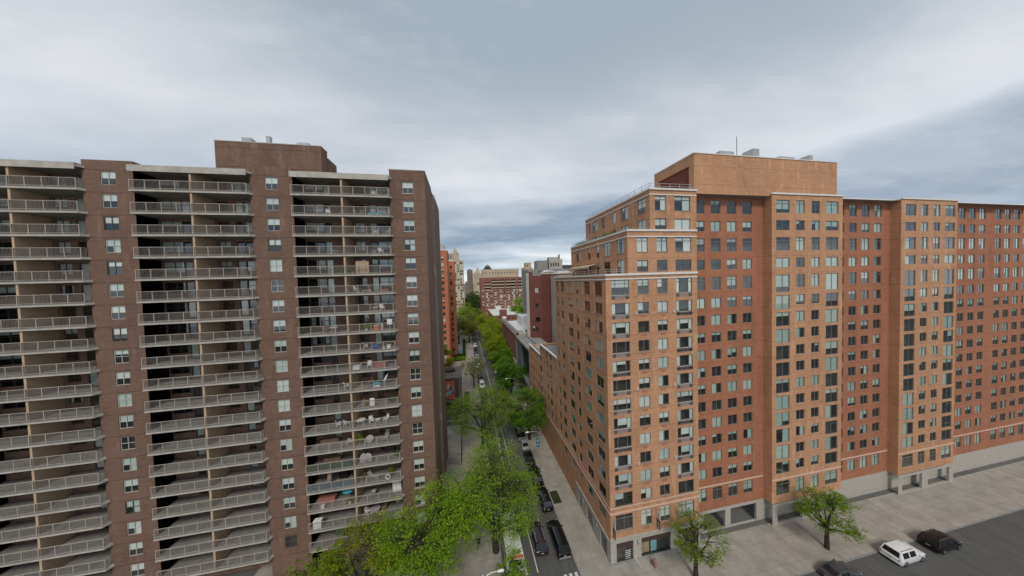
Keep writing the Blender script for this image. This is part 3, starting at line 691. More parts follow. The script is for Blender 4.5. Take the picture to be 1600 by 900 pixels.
for xx, ya, zz, zb in ((X0, 51.9, 40.2, 20), (22., 51., 46.2, 40.2), (25.5, 51.3, 51.9, 46.2)):
    wm.poly([(xx, ya, zb), (60, ya, zb), (60, ya, zz), (xx, ya, zz)], b1)
wm.poly([(XR, Y0, 0), (XR, Y0+1.2, 0), (XR, Y0+1.2, 51.9), (XR, Y0, 51.9)], b1)
wm.build('wall', RB, o)
# recessed wing and its repeats farther along the avenue
we = MB(); YRr = Y0+1.2; rep = MB(); hx = []
xx = XR; rec = [(33.0, 46.4)]
for c in (34.75, 37.6, 40.5, 43.4):
    for k in range(-4, 13):
        top = {-4: 51.1, -3: 48.0, -2: 45.4, -1: 42.25, 0: 39.62, 12: 7.0}.get(k, row_top(k) if k > 0 else 0)
        hx.append((c, 1.75, top-(2.0 if k in (-4, -2, 0, 12) else 1.56), top, 'transom' if k in (-4, -2, 0, 12) else 'plain'))
we.facade('x', YRr, XR, 46.4, 3.6, 51.9, H4(hx), M['rbrick2'])
we.build('recessed_wing', RB, o)
for c, ww, p, q, s in hx:
    window_merge(rep, window_kit(ww, q-p, (.5,), s, lights(2, .45), 'oframe', rnd.choice(('blind', 'blind2')), 'glass2'), (c-o[0], YRr-o[1], p), 0)
wx = MB()
for i, x_ in enumerate((46.4, 74.0)):
    off = x_-X0+(.2 if i else 0); hb = front_rows(cols_f, off)
    for cx, ww in ((20.82, 2.6), *t2): hb += [(cx+off, ww, 43.36, 45.4, 'transom'), (cx+off, ww, 40.73, 42.25, 'plain'), (cx+off, ww, 49.12, 51.1, 'transom'), (cx+off, ww, 46.47, 48.0, 'plain')]
    wx.facade('x', Y0, x_, x_+14.3, 3.6, 51.9, H4(hb), b1)
    for e in (x_, x_+14.3): wx.poly([(e, Y0, 3.6), (e, YRr, 3.6), (e, YRr, 51.9), (e, Y0, 51.9)], b1)
    for c, ww, p, q, s in hb: window_merge(rep, window_kit(ww, q-p, (.5,), s if s != 'bay' else 'plain', lights(2, .45), 'oframe', rnd.choice(('blind', 'blind2')), 'glass2'), (c-o[0], 0, p), 0)
    hb = []
    for c in (34.75, 37.6, 40.5, 43.4):
        hb += [(c+(x_+14.3-33), w_, p, q, s) for cc, w_, p, q, s in hx if cc == c]
    if i:
        for dx_ in (13.4, 26.8, 34): hb += [(c+dx_, w_, p, q, s) for c, w_, p, q, s in list(hb[:68])]
    wx.facade('x', YRr, x_+14.3, x_+27.6 if i == 0 else 135, 3.6, 51.9, H4(hb), M['rbrick2'])
    for c, ww, p, q, s in hb: window_merge(rep, window_kit(ww, q-p, (.5,), s, lights(2, .45), 'oframe', rnd.choice(('blind', 'blind2')), 'glass2'), (c-o[0], YRr-o[1], p), 0)
wx.poly([(135, YRr, 0), (135, 52, 0), (135, 52, 51.9), (135, YRr, 51.9)], b1)
wx.build('avenue_wall', RB, o)
# windows on the two visible fronts: the largest 100 as parts, the others in one part
allw = [('f', *h) for h in holes_front]+[('s', *h) for h in holes_side]+[('2', *h) for h in t2s]+[('3', *h) for h in t3s]
def size(h): return (h[2]*(h[4]-h[3]))*(1. if h[0] == 'f' else .5*(33/h[1])**2)
allw.sort(key=size, reverse=True)
for i, (fk, c, ww, p, q, st) in enumerate(allw):
    t = rnd.random(); h = q-p; z0 = p
    bl = lights(2 if ww > 1.3 else 1, .36 if fk != 's' else .5)
    if fk in '23f' and p > 43 and ww > 1.2: bl = rnd.choice((.98, .98, (.98, .98), 1.3, (.3, .98), .6))  # upper storeys: mostly closed pale blinds, standing in for bright sky mirrored in panes
    fmr = rnd.choice(('frame', 'oframe', 'oframe'))
    if st == 'bay':
        gl_h = 1.55 if h < 2.5 else 2.05; z0 = q-gl_h; kit = window_kit(ww, gl_h, (.23, .77), 'transom' if h > 2.5 else 'plain', rnd.choice(((.98, 0, .98), (.98, 0, .98), (0, 0, .98), (.98, .35, 0), (0, .9, .9), (0, 0, 0), (.5, .5, .5), (.98, .45, .98), (0, .7, .98))) if c < 25 or rnd.random() < .35 else (.98, 0, .98), fmr, rnd.choice(('blind', 'blind2')), 'glass')
    else: kit = window_kit(ww, h, (.5,) if ww > 1.3 else (), st, bl, fmr, rnd.choice(('blind', 'blind2')), 'glass2' if fk == 's' else 'glass')
    loc, rz = {'f': ((c-o[0], 0, z0), 0), 's': ((0, c-o[1], z0), -PI/2), '2': ((22.0-o[0], c-o[1], z0), -PI/2), '3': ((25.5-o[0], c-o[1], z0), -PI/2)}[fk]
    if i < 100:
        wd = window_place(RB, kit, loc, rz)
        if st == 'bay':
            s = MB(); hh = z0-p
            s.box(-ww/2, ww/2, .06, .14, -hh, -.004, M['spandrel']); s.box(-ww/2, ww/2, .03, .058, -.07, -.01, M['lframe'])
            for e in (-ww/2+.3, ww/2-.3): s.box(e-.22, e+.22, .02, .059, -hh+.08, -.14, M['frame'])
            s.build('spandrel_panel', wd)
            if rnd.random() < .25:
                s = MB()
                for e in range(12): xx = -ww/2+.1+e*(ww-.2)/11; s.box(xx-.02, xx+.02, -.03, .015, -hh+.05, -.1, M['dmetal'])
                s.box(-ww/2, ww/2, -.035, .012, -hh+.3, -hh+.35, M['dmetal']); s.build('window_guard', wd)
        else:
            s = MB(); s.box(-ww/2-.05, ww/2+.05, -.04, -.003, -.08, -.003, M['spandrel']); s.build('sill', wd)
    else: window_merge(rep, kit, loc, rz)
tag(rep.build('windows', RB), kind='stuff')
# cornices, coping and stone belts
def belt_run(x0, y0_, xe, ye, za, zb, pr, mat, name='cornice'):
    bt = MB(); bt.box(x0-pr, xe, y0_-pr, y0_-.003, za, zb, mat); bt.box(x0-pr, x0-.003, y0_-.003, ye, za, zb, mat); bt.build(name, RB, o)
belt_run(X0, Y0, XR, 51.9, 40.2, 40.48, .14, M['coping']); belt_run(X0, Y0, XR, 51.9, 39.66, 39.82, .07, M['coping'], 'string_course')
belt_run(22., Y0, XR, 51., 46.2, 46.46, .14, M['coping']); belt_run(22., Y0, XR, 51., 45.42, 45.56, .07, M['coping'], 'string_course')
belt_run(25.5, Y0, XR, 51.3, 51.9, 52.14, .16, M['coping']); belt_run(25.5, Y0, XR, 51.3, 51.2, 51.34, .07, M['coping'], 'string_course')
belt_run(X0, Y0, XR, 76.2, 7.3, 7.47, .08, M['belt'], 'string_course'); belt_run(X0, Y0, XR, 51.9, 8.05, 8.18, .05, M['belt'], 'string_course')
def trim(name, *a): q = MB(); q.box(*a); q.build(name, RB, o)
trim('coping', X0-.12, X0+.35, 51.9, 64.3, 23.2, 23.5, M['coping']); trim('coping', X0-.12, X0+.35, 64.45, 76.3, 20.5, 20.8, M['coping'])
trim('cornice', XR, 135, YRr-.16, YRr-.003, 51.9, 52.14, M['coping'])
for x_ in (46.4, 74.0): trim('cornice', x_-.1, x_+14.4, Y0-.16, Y0-.003, 51.9, 52.14, M['coping']); trim('string_course', x_-.08, x_+14.38, Y0-.08, Y0-.003, 7.3, 7.47, M['belt'])
for a_, b_ in ((XR, 46.3), (60.8, 73.9), (88.4, 135)): trim('string_course', a_, b_, YRr-.08, YRr-.003, 7.3, 7.47, M['belt'])
rf = MB()
for x_, xe, ye, zz in ((X0+.01, 22, 51.9, 40.0), (22.01, 25.5, 51, 46.0), (25.51, 134.9, 51.3, 51.6)): rf.poly([(x_, Y0+.01, zz), (xe, Y0+.01, zz), (xe, ye, zz), (x_, ye, zz)], M['roofgrey'])
rf.poly([(X0+.01, 51.91, 22.9), (32, 51.91, 22.9), (32, 64.4, 22.9), (X0+.01, 64.4, 22.9)], M['roofgrey']); rf.poly([(X0+.01, 64.41, 20.2), (32, 64.41, 20.2), (32, 76.2, 20.2), (X0+.01, 76.2, 20.2)], M['roofgrey'])
rf.poly([(X0, 64.4, 20.2), (32, 64.4, 20.2), (32, 64.4, 23.2), (X0, 64.4, 23.2)], b1); rf.poly([(X0, 76.2, 0), (32, 76.2, 0), (32, 76.2, 20.5), (X0, 76.2, 20.5)], b1)
rf.build('roof', RB, o)
ph = MB(); xp, zp = 32.97, 57.4
ph.box(xp, 60, Y0+.3, 40.3, 51.62, zp, M['rbrick'], 'bl')
ph.facade('y', xp, Y0+.3, 40.3, 51.62, zp, [(33.3, 39.4, 51.7, 55.9)], M['rbrick'], .25)
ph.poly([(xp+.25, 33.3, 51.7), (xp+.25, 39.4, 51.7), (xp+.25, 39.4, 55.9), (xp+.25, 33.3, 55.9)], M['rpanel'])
ph.box(xp-.06, 60, Y0+.22, 40.36, zp+.002, zp+.13, M['coping']); ph.build('penthouse', RB, o)
for x_, w_, h_ in ((38, 2.5, .9), (44, 1.2, 1.6), (49, 3, .7), (55, .8, 1.2)):
    q = MB(); q.box(x_, x_+w_, Y0+.8, Y0+2.4, zp+.132, zp+h_, M['gmetal']); q.build('roof_vent', RB, o)
q = MB(); q.cyl(41.5, Y0+1.2, zp+.132, zp+3.4, .04, M['dmetal'], 6); q.build('antenna', RB, o)
# terrace railings and planting
def terrace_rail(x0, y0_, xe, ye, z0, h=.95):
    t = MB(); m = M['gmetal']
    for zz in (z0+h, z0+h*.5): t.box(x0, xe, y0_-.02, y0_+.02, zz-.025, zz+.025, m); t.box(x0-.02, x0+.02, y0_+.021, ye, zz-.025, zz+.025, m)
    yy = y0_
    while yy < ye: t.box(x0-.025, x0+.025, yy-.024, yy+.024, z0, z0+h-.03, m); yy += 1.6
    xx = x0+1.6
    while xx < xe: t.box(xx-.025, xx+.025, y0_-.024, y0_+.024, z0, z0+h-.03, m); xx += 1.6
    t.build('terrace_railing', RB, o)
terrace_rail(25.7, Y0+.25, XR, 51, 52.14, .75); terrace_rail(X0+.2, Y0+.3, 21.8, 51.5, 40.48, .6)
terrace_rail(22.2, 44, 22.6, 51, 46.46, .6)
def planter(label, x, y0_, y1_, z0, leaf):
    t = thing('terrace_planter', label, 'planter', (x, (y0_+y1_)/2, z0)); s = MB(); d = (y1_-y0_)/2; s.box(-.2, .2, -d, d, 0, .45, M['wood']); bevel(s.build('box', t), .02)
    s = MB()
    for i in range(int(260*d)): leaf_quad(s, Vector((rnd.gauss(0, .16), rnd.uniform(-d, d), .45+abs(rnd.gauss(0, .3)))), .12, LEAF[leaf])
    s.build('foliage', t)
planter('long planter of olive shrubs along the middle terrace parapet', 22.75, 36.5, 40.5, 46.01, 'olive'); planter('green planter at the far end of the middle terrace', 22.75, 46, 50.2, 46.01, 'deep')
t = thing('terrace_awning', 'cream awning over the lower terrace of the orange brick building', 'awning', (21.2, 45, 40.0)); s = MB(); s.poly([(-.9, -5, 1.9), (.75, -5, 2.3), (.75, 4, 2.3), (-.9, 4, 1.9)], M['creamb']); s.poly([(-.9, -5, 1.86), (.75, -5, 2.26), (.75, 4, 2.26), (-.9, 4, 1.86)], M['conc']); s.poly([(-.9, -5, 1.6), (-.9, 4, 1.6), (-.9, 4, 1.9), (-.9, -5, 1.9)], M['creamb']); s.build('canopy', t)
for yy in (-4.8, -.5, 3.8):
    s = MB(); s.box(-.85, -.8, yy-.03, yy+.03, 0, 1.85, M['gmetal']); s.build('post', t)
# stone base and shop fronts
st = MB(); YS2 = Y0-.06; XS2 = X0-.06
sh = [(a-w_/2, a+w_/2, p, q) for a, w_, p, q in shop]
st.facade('x', YS2, XS2, XR, .13, 3.55, sh, M['stone'], .3); sd = [(33.0, 34.9, .18, 2.9), (37.2, 39.3, .3, 2.7), (41.2, 42.0, .18, 2.5)]
st.facade('y', XS2, YS2, 43.3, .13, 3.35, sd, M['stone'], .3)
st.poly([(XS2, 43.3, .13), (X0, 43.3, .13), (X0, 43.3, 3.35), (XS2, 43.3, 3.35)], M['stone'])
st.box(XS2-.09, XR, YS2-.12, YS2+.06, 3.552, 3.8, M['stone']); st.box(XS2-.09, XS2+.06, YS2+.062, 43.35, 3.352, 3.5, M['stone'])
st.facade('x', YRr, XR, 135, .13, 3.6, [(35, 39, .2, 3.1), (40, 45, .2, 3.1)], M['stone'], .3)
for x_ in (46.4, 74.0): st.facade('x', YS2, x_, x_+14.3, .13, 3.55, [(x_+1, x_+6, .2, 3.1), (x_+7.5, x_+13.2, .2, 3.1)], M['stone'], .3)
st.box(XS2-.02, XR, YS2-.03, YS2-.003, .13, .45, M['gconc']); st.build('stone_base', RB, o)
for i, (a, b, p, q) in enumerate(sh):
    kit = window_kit(b-a, q-p-.75, (.5,) if i != 1 else (.33, .62), 'plain', 0, 'frame', 'blind', 'glass', 1.6)
    wd = window_place(RB, kit, ((a+b)/2-o[0], YS2+.12-o[1], p), 0, 'shop_window')
    s = MB(); s.box(-(b-a)/2, (b-a)/2, -.03, .2, q-p-.745, q-p, M['brownsign']); s.build('fascia', wd)
    s = MB(); wds = (b-a)
    if i == 0:
        for e in range(5): s.box(.2, 1.05, .125, .13, .2+e*.27, .32+e*.27, M['white'])
    else:
        s.box(-wds/2+.25, -wds/2+1.5, .3, .31, .25, 1.8, M['yposter'])
        if i == 1: s.box(-wds/2+1.75, -wds/2+2.7, .3, .31, .2, 2.0, M['mural_c'])
    s.build('window_poster', wd)
for i, (a, b, p, q) in enumerate(sd):
    kit = window_kit(b-a, q-p, (.5,) if i < 2 else (), 'plain', 0, 'frame', 'blind', 'glass2', 1.2); window_place(RB, kit, (XS2+.12-o[0], (a+b)/2-o[1], p), -PI/2, 'shop_window' if i < 2 else 'service_door')
lp = MB()
for x_ in (22.75, 28.8): lp.tube([(x_, YS2-.02, 2.5), (x_, YS2-.14, 2.55), (x_, YS2-.14, 3.05), (x_, YS2-.02, 3.1)], .09, M['gmetal'], 8)
for y_ in (35.8, 40.3): lp.tube([(XS2-.02, y_, 2.3), (XS2-.13, y_, 2.35), (XS2-.13, y_, 2.8), (XS2-.02, y_, 2.85)], .09, M['gmetal'], 8)
lp.build('wall_lamp', RB, o, True)
vm = MB(); vm.box(-.42, .42, -.015, -.002, 0, .32, M['ventr']); vm_me = vm.mesh('wall_vent')
bx_ = MB(); bx_.box(-.15, .15, -.12, -.002, 0, .38, M['lframe']); bx_me = bx_.mesh('fan_box')
for k in range(1, 13):
    top = row_top(k)-1.56 if k < 12 else 4.75
    for c in (24.3, 27.32): link('wall_vent', vm_me, RB, (c-o[0], 0, top-.52))
    if k % 4 == 1:
        for c in (23.15, 29.05): link('fan_box', bx_me, RB, (c-o[0], 0, row_top(k)-1.65))
def flag_sign(label, x):
    t = thing('banner_sign', label, 'banner', (x, Y0-.06, 0)); s = MB(); s.tube([(0, 0, 4.35), (0, -.75, 4.35)], .03, M['gmetal'], 6); s.tube([(0, 0, 6.95), (0, -.75, 6.95)], .03, M['gmetal'], 6); s.build('bracket', t)
    s = MB(); s.box(-.012, .012, -.72, -.1, 5.7, 6.9, M['white']); s.box(-.0121, .0121, -.72, -.1, 4.4, 5.699, M['black']); 
    for e in range(3): s.box(-.016, .016, -.6, -.25, 5.85+e*.3, 5.98+e*.3, M['black']); s.box(-.016, .016, -.6, -.25, 4.6+e*.3, 4.7+e*.3, M['white'])
    s.build('cloth', t)
flag_sign('black and white vertical banner on the brick corner above the stone base', 18.95); flag_sign('black and white vertical banner between second floor windows, farther from the corner', 25.8)
t = thing('sandwich_board', 'small folding sandwich board standing on the sidewalk before the shop windows', 'sign board', (24.4, 30.9, .13), .5)
for s_ in (-1, 1):
    s = MB(); s.poly([(-.3, s_*.28, 0), (.3, s_*.28, 0), (.3, s_*.03, 1.05), (-.3, s_*.03, 1.05)], M['wood']); s.poly([(-.25, s_*.275+s_*.012, .08), (.25, s_*.275+s_*.012, .08), (.25, s_*.05+s_*.012, .98), (-.25, s_*.05+s_*.012, .98)], M['redcloth' if s_ < 0 else 'white']); s.build('panel', t)
t = thing('street_sign', 'thin grey street sign post with pale blade near the corner shop', 'sign', (20.9, 29.4, .13)); s = MB(); s.cyl(0, 0, 0, 3.0, .035, M['gmetal'], 8); s.build('post', t); s = MB(); s.box(-.03, .03, -.6, .6, 2.82, 3.02, M['white']); s.build('blade', t)
t = thing('planting_bed', 'low planted bed of ground cover cut into the right sidewalk', 'planting bed', (15.1, 44.6, .13)); s = MB(); s.box(-.75, .75, -1.35, 1.35, 0, .06, M['soil']); s.build('soil', t); s = MB()
for i in range(420): leaf_quad(s, Vector((rnd.uniform(-.7, .7), rnd.uniform(-1.3, 1.3), .08+rnd.random()*.14)), .08, LEAF['dark'])
s.build('foliage', t)

# ================================================================== BUILDINGS BEYOND
def grid_windows(xs, z0, z1, dz, w_, h_): 
    out = []; z_ = z0
    while z_ < z1:
        for x_ in xs: out.append((x_, w_, z_, z_+h_, 'plain'))
        z_ += dz
    return out
def put_windows(parent, o_, axis, c, ws, limit=100, fm='frame', glass='glass', split=True, off=0):
    rest = MB(); ws = list(ws)
    for i, (u, w_, p, q, s) in enumerate(ws):
        kit = window_kit(w_, q-p, (.5,) if split and w_ > 1 else (), 'plain', rnd.choice((0, 0, .45, .9)), fm, 'blind', glass)
        loc, rz = ((u-o_[0], c-o_[1], p-o_[2]), 0) if axis == 'x' else ((c-o_[0], u-o_[1], p-o_[2]), -PI/2)
        if i < limit: window_place(parent, kit, loc, rz)
        else: window_merge(rest, kit, loc, rz)
    if rest.f: tag(rest.build('windows', parent), kind='stuff')
def far_windows(parent, o_, lst, name='window'):
    cache = {}; rest = MB()
    for n_, (x_, y_, z_, w_, h_, m_) in enumerate(lst):
        if n_ >= 100: rest.box(x_-w_/2, x_+w_/2, y_-.05, y_-.003, z_, z_+h_, M[m_]); continue
        k_ = (w_, h_, m_)
        if k_ not in cache: q = MB(); q.box(-w_/2, w_/2, -.05, -.003, 0, h_, M[m_]); cache[k_] = q.mesh(name)
        link(name, cache[k_], parent, (x_-o_[0], y_-o_[1], z_-o_[2]))
    if rest.f: tag(rest.build('windows', parent, o_), kind='stuff')
# grey building with the dark loggia
o = (X0, 76.3, 0); t = thing('loggia_building', 'low charcoal grey building with a deep dark opening under a thin roof', 'building', o)
s = MB(); s.box(X0-.1, X0+1.0, 76.32, 95.9, 18.3, 18.95, M['gconc']); s.box(X0+1.002, 27, 76.32, 95.9, 18.2, 18.5, M['gconc']); s.box(22.5, 23.4, 76.32, 95.9, 18.502, 19.1, M['gconc']); s.box(X0+1.1, 22.4, 84.5, 85.1, 18.502, 18.9, M['gconc']); s.build('roof', t, o)
s = MB(); s.box(24, 27, 76.32, 95.9, 0, 18.19, M['dgrey']); s.box(X0+.1, 24, 76.32, 95.9, 6.5, 7.4, M['gconc']); s.box(X0+.4, X0+.7, 76.4, 95.8, 0, 6.49, M['ggreen']); s.build('wall', t, o)
for yy in (76.6, 88.4, 95.3):
    s = MB(); s.box(X0, X0+.8, yy-.3, yy+.55, 7.402, 18.29, M['ggreen']); s.build('column', t, o)
s = MB(); s.box(X0+.5, X0+5, 88.96, 95.0, 7.402, 18.18, M['ggreen']); s.build('stair_core', t, o)
s = MB()
for i in range(7): s.box(X0+.2, X0+.26, 77.4+i*1.5, 77.44+i*1.5, 7.402, 8.4, M['gmetal'])
s.box(X0+.19, X0+.27, 77.3, 88, 8.402, 8.46, M['gmetal']); s.build('railing', t, o)
# low red brick with white roof
o = (X0, 96.5, 0); t = thing('brick_row_building', 'low red brick building with pale stone ground floors and flat white roof beside the street', 'building', o)
ws = [(y_, 1.5, z_, z_+2.0, 'plain') for z_ in (9.6, 12.6, 15.6) for y_ in [98.6+i*3. for i in range(12)]]; wl = [(y_, 1.7, 4.2, 7.2, 'plain') for y_ in [98.6+i*3. for i in range(12)]]
s = MB(); s.facade('y', X0, 96.5, 133, 8.5, 20.0, H4(ws), M['redb']); s.facade('y', X0, 96.5, 133, 0, 8.5, H4(wl), M['stone']); s.poly([(X0, 96.5, 0), (50, 96.5, 0), (50, 96.5, 19.2), (X0, 96.5, 19.2)], M['stone']); s.poly([(X0, 133, 0), (50, 133, 0), (50, 133, 20), (X0, 133, 20)], M['redb']); s.build('wall', t, o)
s = MB(); s.box(X0-.25, X0-.003, 96.4, 133.1, 8.5, 8.9, M['stone']); s.box(X0-.3, X0-.003, 96.4, 133.1, 19.2, 19.9, M['stone']); s.box(X0-.05, X0+1.1, 96.4, 133.1, 20.0, 20.6, M['gconc']); s.box(X0+1.102, 50, 96.4, 97.1, 19.2, 19.9, M['conc']); s.box(X0+1.102, X0+3., 97.102, 99.5, 19.0, 20.4, M['stone']); s.box(X0-.05, X0+1.9, 130.5, 133.1, 20.602, 21.5, M['coping']); s.build('parapet', t, o)
s = MB(); s.poly([(X0+1.1, 97.1, 19.05), (50, 97.1, 19.05), (50, 133, 19.05), (X0+1.1, 133, 19.05)], M['roofwhite']); s.build('roof', t, o)
s = MB(); s.box(25.2, 31, 117, 126, 19.055, 23.2, M['roofwhite'], 'b'); s.box(28.6, 29.1, 116.96, 116.998, 20, 22.0, M['dark']); s.box(29.6, 30.1, 116.96, 116.998, 20, 22.0, M['dark']); s.build('bulkhead', t, o)
s = MB(); s.cyl(24.2, 103, 19.052, 19.6, .4, M['dmetal'], 10); s.build('roof_vent', t, o)
put_windows(t, o, 'y', X0, ws+wl, 100, 'frame', 'glass2')
# maroon slab tower
o = (28, 93, 0); t = thing('maroon_tower', 'plain maroon brick tower with few windows and pale corner strip', 'building', o)
wr = [(26.3, 1.3, 34.9, 37, 'plain'), (26.2, 1.2, 29.4, 31.2, 'plain'), (26.5, 1.9, 24.2, 26.0, 'plain'), (24.9, .8, 21, 23, 'plain'), (26.1, .8, 20.4, 22.4, 'plain')]
s = MB(); s.facade('x', 93, 23.4, 28.1, 0, 41.45, H4(wr), M['dred2']); s.poly([(28.1, 93, 0), (45, 93, 0), (45, 93, 42.0), (28.1, 93, 42.0)], M['dred']); s.box(23.4, 24.9, 93.002, 97, 41.45, 42.9, M['dred2']); s.poly([(23.4, 93, 0), (22.45, 93.3, 0), (22.45, 93.3, 42.6), (23.4, 93, 42.6)], M['conc']); s.poly([(22.45, 93.3, 0), (27, 110, 0), (27, 110, 42.6), (22.45, 93.3, 42.6)], M['conc']); s.build('wall', t, o)
s = MB(); s.poly([(23.4, 93.2, 41.3), (45, 93.2, 41.3), (45, 110, 41.3), (27, 110, 41.3)], M['roofgrey']); s.box(28.2, 45, 92.95, 93.4, 42.002, 42.2, M['coping']); s.build('roof', t, o)
s = MB(); s.tube([(29.5, 98, 42.4), (31, 98, 42.9), (34, 98, 42.9), (35.5, 98, 42.4)], [.3, .8, .8, .3], M['gmetal'], 10); s.build('duct', t, o, True)
s = MB(); s.box(36, 41, 97, 99, 41.305, 43.1, M['roofwhite']); s.build('equipment_housing', t, o)
put_windows(t, o, 'x', 93, wr)
s = MB(); s.box(31.5, 45.5, 84, 92.2, 0, 41.2, M['conc'], 'b'); tag(s.build('concrete_tower'), 'narrow strip of pale concrete tower wedged between maroon tower and orange brick corner', 'building')
# rooftops on the skyline to the right
def far_box(t, o_, name, x0, x1, y0_, y1_, z0, z1, mat): s = MB(); s.box(x0, x1, y0_, y1_, z0, z1, M[mat], 'b'); return s.build(name, t, o_)
o = (44, 150, 0); t = thing('skyline_rooftop', 'grey industrial rooftop with windowless cube and arched tower beyond the maroon tower', 'building', o)
far_box(t, o, 'wall', 37.2, 66, 150, 165, 0, 46.2, 'gconc'); far_box(t, o, 'tank_house', 43.1, 49.8, 150.5, 157, 46.202, 51.3, 'gconc')
s = MB(); ar = [(51.9+i*1.55, .85, 47.6, 49.9, 'plain') for i in range(4)]; s.facade('x', 150.4, 50.6, 59.1, 46.202, 52.0, H4(ar), M['conc'], .4); s.box(50.6, 59.1, 150.82, 157, 46.202, 52, M['conc'], 'bf'); s.box(51.2, 57, 151.5, 156, 52.002, 53.4, M['conc']); s.build('arched_tower', t, o)
s = MB(); [s.box(c-.42, c+.42, 150.805, 150.815, p, q, M['dark']) for c, w_, p, q, k in ar]; s.build('arched_opening', t, o)
s = MB(); s.cyl(57.6, 152, 52.002, 54.9, .55, M['gconc'], 10); s.build('chimney', t, o)
far_box(t, o, 'plant_room', 59.4, 66, 150.3, 158, 46.202, 48.4, 'dgrey')
s = MB()
for i in range(9): s.box(44+i*.6, 44.06+i*.6, 153, 153.06, 51.302, 53.2, M['dmetal'])
for i in range(6): s.box(43.5+i*1.0, 44+i*1.0, 149.97, 149.998, 44.2, 45.5, M['dark'])
s.build('antenna', t, o)
o = (37, 172, 0); t = thing('beige_building', 'slim beige building peeking over the left edge of the maroon tower', 'building', o); far_box(t, o, 'wall', 40.5, 46, 172, 182, 0, 48.4, 'beigeb'); far_box(t, o, 'penthouse', 42, 45.6, 173, 180, 48.402, 51.8, 'beigeb')
s = MB(); s.box(42.7, 43.4, 172.96, 172.998, 49, 50.4, M['dark']); s.build('opening', t, o)
# second white-roofed building with red chimney block
o = (30, 195, 0); t = thing('white_roof_building', 'low red brick building with white roof and square red stair block, farther down', 'building', o)
far_box(t, o, 'wall', 21, 46, 196, 285, 0, 13.4, 'redb'); s = MB(); s.poly([(21.6, 196.6, 13.45), (45.4, 196.6, 13.45), (45.4, 284.4, 13.45), (21.6, 284.4, 13.45)], M['roofwhite']); s.box(20.9, 46.1, 195.9, 196.55, 13.405, 13.9, M['conc']); s.box(20.9, 21.55, 196.552, 285, 13.405, 13.9, M['coping']); s.build('roof', t, o)
far_box(t, o, 'stair_block', 25.6, 30.6, 191, 195.8, 0, 18.2, 'redb'); s = MB(); s.box(28, 33, 240, 250, 13.455, 16.4, M['roofwhite'], 'b'); s.build('bulkhead', t, o)
far_windows(t, o, [(23.2+i*3.2, 195.99, z_, 1.5, 1.9, 'dark') for i in range(7) for z_ in (5.5, 9.5) if not 0 < i < 3])
# long apartment house at the end of the view
o = (37, 245, 0); t = thing('long_apartment_house', 'long red brick apartment house with cream balconies closing the view at the street end', 'building', o)
Yb = 245; s = MB(); s.box(15.4, 62, Yb, 262, 0, 43.3, M['redb'], 'b'); s.box(15.2, 15.398, Yb, 262, 30, 43.3, M['redb']); s.build('wall', t, o)
s = MB(); s.box(17, 53, Yb+5, 260, 43.302, 51.2, M['creamb'], 'b'); s.box(17.3, 24, Yb+2, Yb+4.99, 43.302, 46.8, M['creamb'], 'b'); s.build('penthouse', t, o)
s = MB(); s.box(19.3, 26.4, Yb+6, Yb+12, 51.202, 52.7, M['dmetal']); s.box(20.6, 25.2, Yb+6.5, Yb+11.5, 52.702, 54.6, M['dgrey']); s.tube([(22.9, Yb+9, 54.6), (22.9, Yb+9, 55.6), (22.9, Yb+9, 56.6)], [1.2, 1.0, .2], M['creamb'], 8); s.build('water_tank', t, o)
far_windows(t, o, [(18.6+i*2.9, Yb+4.99, 46.9, 1.2, 1.7, 'greyb') for i in range(12)], 'penthouse_window')
for a, b in ((18.9, 24.3), (26.2, 31.2), (32.0, 37.2), (39.0, 43.4), (44.2, 48.4), (50.8, 55), (55.8, 60)):
    for k in range(3):
        z_ = 41.2-k*2.85-(2.2 if a < 20 else 0); s = MB(); s.box(a, b, Yb-.03, Yb-.003, z_-1.35, z_, M['dark']); s.box(a-.1, b+.1, Yb-1.2, Yb-.04, z_-2.35, z_-1.5, M['creamb']); s.build('balcony', t, o)
fw = []
for c in (21.6, 28.6, 34.6, 41.2, 46.3, 53, 58):
    pn = MB(); pn.box(c-1.35, c+1.35, Yb-.05, Yb-.003, 8, 32, M['belt2']); pn.build('cream_panel', t, o)
    for k in range(8, -1, -1):
        for e in (-.7, .7):
            if rnd.random() < .9: fw.append((c+e, Yb-.05, 9+k*2.6, 1.15, 1.5, 'dark' if rnd.random() < .72 else 'blind2'))
fw += [(c, Yb, 12+k*2.6, .9, 1.4, 'blind2' if rnd.random() < .5 else 'dark') for c in (17.2, 25.2, 38, 49.6) for k in range(8)]
fw.sort(key=lambda q: -q[2]); far_windows(t, o, fw)
# orange slab towers
o = (-18, 118, 0); t = thing('orange_tower', 'bright orange brick tower with single column of windows rising beside the brown tower', 'building', o)
wz = [(x_, 1.15, 3.5+i*2.72, 5.1+i*2.72, 'plain') for x_ in (-9.0, -13.5) for i in range(18)]
s = MB(); s.facade('x', 118, -32, -7.0, 0, 54.0, H4(wz), M['orangeb'], .25); s.poly([(-7, 118, 0), (-7, 131.5, 0), (-7, 131.5, 54), (-7, 118, 54)], M['orangeb']); s.poly([(-7, 131.5, 0), (-32, 131.5, 0), (-32, 131.5, 54), (-7, 131.5, 54)], M['orangeb']); s.build('wall', t, o)
s = MB(); s.box(-32, -6.9, 117.9, 131.6, 54.0, 54.5, M['coping']); s.box(-20, -8.2, 119.5, 127, 54.502, 56.6, M['conc']); s.build('roof', t, o)
s = MB(); [s.box(-30+i*1.4, -29.94+i*1.4, 118.1, 118.16, 54.502, 55.6, M['gmetal']) for i in range(17)]; s.box(-30, -7, 118.09, 118.17, 55.602, 55.66, M['gmetal']); s.build('railing', t, o)
put_windows(t, o, 'x', 118, wz, 40, 'lframe')
